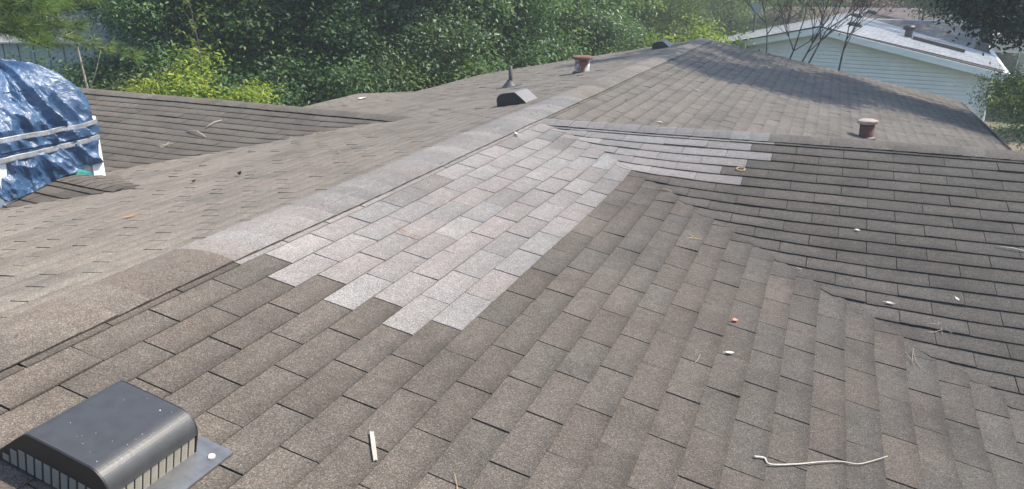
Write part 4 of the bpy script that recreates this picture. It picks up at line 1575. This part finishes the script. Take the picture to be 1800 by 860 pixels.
# ------------------------------------------------------------------ second house behind, pinkish brown roof
hb = thing("neighbour_house", "farther house with pinkish brown roof beyond the pale house", "house", (2.2, 40.0, GZ))
A2 = np.array((.996, .02, 0)); A2 /= np.linalg.norm(A2)
B2 = np.array((-A2[1], A2[0], 0))
O2 = np.array((-1.75, 38.6, .06))
PF2 = Plane(O2, A2, -B2 * 4.5 - UPZ * 1.0)
PB2 = Plane(O2, A2, B2 * 4.5 - UPZ * 1.0)
LEN2 = 7.6
q2 = lambda a, d, z: O2 + A2 * a + B2 * d + UPZ * z
roof_plane(PF2, [q2(0, 0, 0), q2(LEN2, 0, 0), q2(LEN2, -4.5, -1), q2(0, -4.5, -1)], M_PINKROOF, [(1, 0, LEN2), (-1, 0, 0), (0, 1, 4.6)], 0, LEN2, 35, hb, 8)
roof_plane(PB2, [q2(0, 0, 0), q2(LEN2, 0, 0), q2(LEN2, 4.5, -1), q2(0, 4.5, -1)], M_PINKROOF, [(1, 0, LEN2), (-1, 0, 0), (0, 1, 4.6)], 0, LEN2, 4, hb, 9)
mb = MB()
mb.box(q2(LEN2 / 2, 0, (GZ - 1.1) / 2 - .05), (LEN2 - .5, 8.2, -GZ - .95), (A2, B2, UPZ))
mb.prism([q2(.25, -4.1, -1.05), q2(.25, 0, -.13), q2(.25, 4.1, -1.05)], A2 * (LEN2 - .5))
mb.build("house_wall", [M_WALL], hb)
# small white gable facing us at its right end
G0 = q2(LEN2 - .95, -3.3, -.62)
mb = MB()
mb.prism([G0 + A2 * -.62 - UPZ * .42, G0 + UPZ * .08, G0 + A2 * .62 - UPZ * .42], B2 * .06)
mb.build("gable_panel", [M_WHITE], hb)
for s_ in (-1, 1):
    mb = MB()
    mb.prism([G0 - B2 * .12 + UPZ * .12, G0 - B2 * .12 + A2 * s_ * .74 - UPZ * .46, G0 - B2 * .12 + A2 * s_ * .74 - UPZ * .54, G0 - B2 * .12 + UPZ * .03], B2 * 1.6)
    mb.build("gable_roof", [M_PINKROOF], hb)

# ------------------------------------------------------------------ lattice carport at the right edge
cp = thing("carport", "white carport with lattice panels beside the neighbour's gutter", "carport", (8.6, 31.3, GZ))
CA = np.array((.985, -.17, 0)); CA /= np.linalg.norm(CA)
CBk = np.array((-CA[1], CA[0], 0))
C0 = np.array((6.6, 31.1, -.72))
for k in range(4):
    mb = MB()
    mb.box(C0 + CA * (.42 + k * 1.05) + UPZ * (-1.35), (.12, .12, 2.68), (CA, CBk, UPZ))
    mb.build("post", [M_WHITE], cp)
for k in range(3):
    mb = MB()
    mb.box(C0 + CA * (.42 + .525 + k * 1.05) - UPZ * .03, (1.0, .05, .07), (CA, CBk, UPZ))
    mb.build("rail", [M_WHITE], cp)
    mb = MB()
    mb.box(C0 + CA * (.42 + .525 + k * 1.05) - UPZ * .44, (1.0, .05, .06), (CA, CBk, UPZ))
    mb.build("rail", [M_WHITE], cp)
    mb = MB()
    x0, w_, h_ = .42 + .06 + k * 1.05, .93, .34
    for j in range(-4, 12):
        for s_ in (-1, 1):
            a0 = j * .085
            pts = []
            # slat at 45 degrees clipped to the panel
            t0, t1 = max(0, -a0), min(h_, w_ - a0)
            if t1 - t0 < .03: continue
            f_ = (lambda t: (a0 + t)) if s_ > 0 else (lambda t: (w_ - a0 - t))
            pA = C0 + CA * (x0 + f_(t0)) + UPZ * (-.41 + t0)
            pB = C0 + CA * (x0 + f_(t1)) + UPZ * (-.41 + t1)
            dv = pB - pA
            mb.box((pA + pB) / 2 + CBk * .008 * s_, (np.linalg.norm(dv), .008, .032), (dv / np.linalg.norm(dv), CBk, np.cross(dv / np.linalg.norm(dv), CBk)))
    tag(mb.build("lattice_slat", [M_WHITE], cp), kind="stuff")
mb = MB()
mb.prism([C0 + CA * -.1 + UPZ * .06 - CBk * .3, C0 + CA * 4.2 + UPZ * .06 - CBk * .3, C0 + CA * 4.2 + UPZ * .55 + CBk * 3.6, C0 + CA * -.1 + UPZ * .55 + CBk * 3.6], UPZ * .08)
mb.build("carport_roof", [plain("pinkish tan metal roof", (.30, .25, .22), .6, var=.1)], cp)
rv = thing("camper", "pale green white camper body parked under the carport edge", "camper", (9.3, 33.2, GZ))
mb = MB()
prf = [(-1.5, .55), (-1.5, 1.9), (-1.35, 2.25), (-1.0, 2.4), (1.6, 2.4), (1.85, 2.2), (1.9, .55)]
mb.prism([np.array((9.6, 32.2, GZ)) + CA * a + UPZ * h for a, h in prf], CBk * 1.9)
mb.build("body", [plain("pale green white camper paint", (.58, .64, .58), .35, var=.06)], rv)
for a in (-.8, 1.1):
    mb = MB()
    mb.lathe(np.array((9.6, 32.25, GZ + .33)) + CA * a, [(.33, -.06), (.33, .12)], 20, ax=(CA, UPZ, -CBk))
    mb.build("wheel", [M_VENTDARK], rv)
mb = MB()
mb.box(np.array((9.6, 32.195, GZ + 1.7)) + CA * -.6, (.7, .012, .45), (CA, CBk, UPZ))
mb.build("window", [M_VENTDARK], rv)

# round grey dish beyond the peak
ds = thing("dish", "round grey green dish on a pole beside the farther house", "dish", (-1.15, 30.0, GZ))
mb = MB()
mb.tube([(-1.15, 30.0, GZ), (-1.15, 30.0, .1)], .04, 8)
mb.build("pole", [M_LEAD], ds)
mb = MB()
dn = np.array((.25, -.95, .18)); dn /= np.linalg.norm(dn)
dx = np.cross(dn, UPZ); dx /= np.linalg.norm(dx)
mb.lathe((-1.15, 29.93, .20), [(.20, .05), (.13, .02), (.04, .0), (.04, -.02), (.135, .005), (.205, .042)], 24, ax=(dx, np.cross(dn, dx), dn))
mb.build("reflector", [plain("grey green dish", (.16, .20, .19), .6)], ds)

# ------------------------------------------------------------------ bare tree in front of the pale house
random.seed(19)
bt = thing("bare_tree", "bare dark branched tree with a few dead leaves before the pale house", "tree", (.9, 17.0, GZ))
mb = MB()
tips = []


def grow(p, d, L, r, depth):
    pts = [np.array(p)]
    dd = np.array(d, float)
    for i in range(5):
        dd = dd + np.array((rnd(-.16, .16), rnd(-.16, .16), rnd(-.04, .12)))
        dd /= np.linalg.norm(dd)
        pts.append(pts[-1] + dd * L / 5)
    mb.tube(pts, [r * (1 - .13 * i) for i in range(6)], 5, caps=False)
    tips.extend([pts[3], pts[5], pts[4]])
    if depth == 0: return
    for k in range(4 if depth > 2 else 3):
        i = random.choice((2, 3, 4, 5))
        nd = dd + np.array((rnd(-.85, .85), rnd(-.5, .5), rnd(-.15, .5)))
        grow(pts[i], nd / np.linalg.norm(nd), L * rnd(.5, .8), max(.0035, r * .55), depth - 1)


for (bx, by, dx_, L) in ((.30, 17.3, -.10, 3.3), (.75, 17.1, .22, 3.0), (1.15, 17.0, .34, 3.1), (1.85, 16.8, .12, 3.2), (1.0, 17.2, .55, 2.8)):
    b0_ = np.array((.9 + (bx - .9) * .4, 17.0, GZ))
    k_ = np.array((bx, by, -.75))
    mb.tube([b0_, b0_ * .5 + k_ * .5 + (0, .05, 0), k_], [.05, .036, .026], 6)
    grow(k_, (dx_ * .8, .05, 1.0), L * .40, .024, 4)
mb.build("trunk", [plain("dark bark", (.06, .052, .048), .9, var=.3)], bt)
rng = np.random.default_rng(4)
tp = np.array([tips[i] for i in rng.choice(len(tips), 230)]) + rng.normal(size=(230, 3)) * .05
tp = tp[(tp[:, 2] > -1.2)] - np.array((.9, 17.0, GZ))
o = bpy.data.objects.new("crown", leaf_mesh("bare_leaves", M_DEADLEAF, tp, rng.normal(.3, .25, len(tp)), rng, .075, .6))
COL.objects.link(o)
o.parent = bt

# ------------------------------------------------------------------ the oak whose crown overhangs the far corner
OK_ = tree_parts("oak", M_DARKLEAF, 71, 9.0, .26,
                 [(52, (-3.5, -.7, 7.9), (3.1, 2.9, 1.9), .2), (34, (-4.6, -2.6, 6.6), (1.9, 1.6, .7), .1), (85, (-2.9, -2.0, 4.32), (1.35, .8, .40), .05), (70, (-1.9, -2.0, 4.05), (1.0, .8, .5), .1)],
                 150000, .070, .27, lean=(-.8, -.3), tone_mu=.35)
plant("oak_tree", "large dark oak whose leaves hang over the upper right corner", "tree", (7.6, 14.6, GZ), OK_)
# feathery shrub at the right eave
FS = tree_parts("fern", M_FERN, 81, 2.6, .03, [(90, (0, 0, 2.3), (1.2, 1.4, 1.25), .25), (30, (-.65, -.2, 2.95), (.8, 1.0, .5), .1)], 44000, .050, .17, stems=4, tone_mu=.45, aspect=.28)
plant("feathery_shrub", "feathery green shrub growing up past the right eave corner", "shrub", (5.15, 11.5, GZ), FS, names=("stem", "foliage"))
plant("feathery_shrub", "lower feathery shrub nearest the right picture edge behind the wing", "shrub", (5.2, 9.9, GZ), FS, names=("stem", "foliage"), rot=2.2, scale=.88)
# multi stemmed myrtle behind the neighbour
MY = tree_parts("myrtle", M_LEAF2, 91, 5.0, .05, [(50, (0, 0, 4.3), (1.7, 1.5, 1.0), .2)], 9000, .09, .30, stems=7, tone_mu=.5)
plant("myrtle", "many stemmed myrtle behind the ridge of the pale house", "tree", (5.3, 33.5, GZ), MY, rot=.6, bark=plain("pale myrtle bark", (.38, .33, .27), .8, var=.2))
PK_ = tree_parts("pinktree", M_PINK, 92, 5.5, .07, [(50, (0, 0, 4.2), (2.0, 1.8, 1.6), .2)], 8000, .11, .35, stems=2, tone_mu=.4)
plant("pink_tree", "dull pink tree behind the pinkish brown roof", "tree", (3.2, 46.5, GZ), PK_, rot=1.0)
# a tree that shades the right end of the neighbour's roof
plant("oak_tree", "tall dark oak beyond the carport shading the pale house's roof end", "tree", (11.8, 30.4, GZ), OK_, rot=.15)

# far woods that close the view
rng = np.random.default_rng(101)
n = 90000
th = rng.uniform(R(-75), R(35), n)
rad = 55 + 10 * rng.uniform(0, 1, n) ** 1.5 + 4 * np.sin(th * 17)
zz = GZ + 9.5 * rng.uniform(0, 1, n) ** .9 * (.8 + .2 * np.sin(th * 41) * np.sin(th * 13 + 1))
pos = np.stack([CAM[0] + rad * np.sin(th), CAM[1] + rad * np.cos(th), zz], 1)
cl = rng.normal(.4, .2, 4000)
tn = cl[((th * 60).astype(int) * 37 + (zz * 1.2).astype(int) * 11) % 4000] + rng.normal(0, .1, n)
o = bpy.data.objects.new("far_woods", leaf_mesh("far_woods", M_LEAF2, pos, tn, rng, .42, .7, up=.3))
COL.objects.link(o)
tag(o, "distant band of woods behind all the houses", "woods", kind="stuff")
# pale gravel drive seen between the thin trees
mb = MB()
dr = [(-9.5, 30.0), (-5.4, 33.2), (-4.2, 37.0), (-4.6, 44.0), (-8.5, 44.0), (-8.8, 37.0), (-11.0, 33.5)]
mb.add([(x, y, GZ + .006) for x, y in dr], [tuple(range(len(dr)))])
tag(mb.build("drive", [plain("pale gravel", (.36, .33, .29), .9, var=.2, scale=2, bump=.4)]), kind="structure")
# ------------------------------------------------------------------ ground
def ground_mat():
    m, nt, b, out = new_mat("yard grass and leaf litter")
    geo = N_(nt, "ShaderNodeNewGeometry")
    n = noise_(nt, geo.outputs['Position'], .35, 6, .65)
    n2 = noise_(nt, geo.outputs['Position'], 9, 4, .7)
    c = ramp(nt, n, [(.35, (.05, .085, .03)), (.5, (.075, .11, .04)), (.62, (.14, .11, .075))])
    k = ramp(nt, n2, [(.3, .6), (.7, 1.3)])
    c = mix_(nt, 1.0, c, k, 'MULTIPLY')
    nt.links.new(c, b.inputs['Base Color'])
    b.inputs['Roughness'].default_value = .95
    bump_(nt, n2, .8, .05, b)
    return m


mb = MB()
mb.add([(-107, -87, -3.4), (107, -87, -3.4), (107, 127, -3.4), (-107, 127, -3.4)], [(0, 1, 2, 3)])
tag(mb.build("ground", [ground_mat()]), kind="structure")
# ------------------------------------------------------------------ humid summer air
mb = MB()
mb.box((0, 20, 6.0), (216, 216, 20.8))
hz = mb.build("haze", [])
hm = bpy.data.materials.new("haze air")
hm.use_nodes = True
hn = hm.node_tree
hn.nodes.clear()
ho = hn.nodes.new("ShaderNodeOutputMaterial")
hv = hn.nodes.new("ShaderNodeVolumePrincipled")
hv.inputs['Color'].default_value = (.80, .88, .95, 1)
hv.inputs['Density'].default_value = .0027
hv.inputs['Anisotropy'].default_value = .2
hn.links.new(hv.outputs[0], ho.inputs['Volume'])
hz.data.materials.append(hm)
tag(hz, kind="stuff")
SC.cycles.volume_bounces = 0
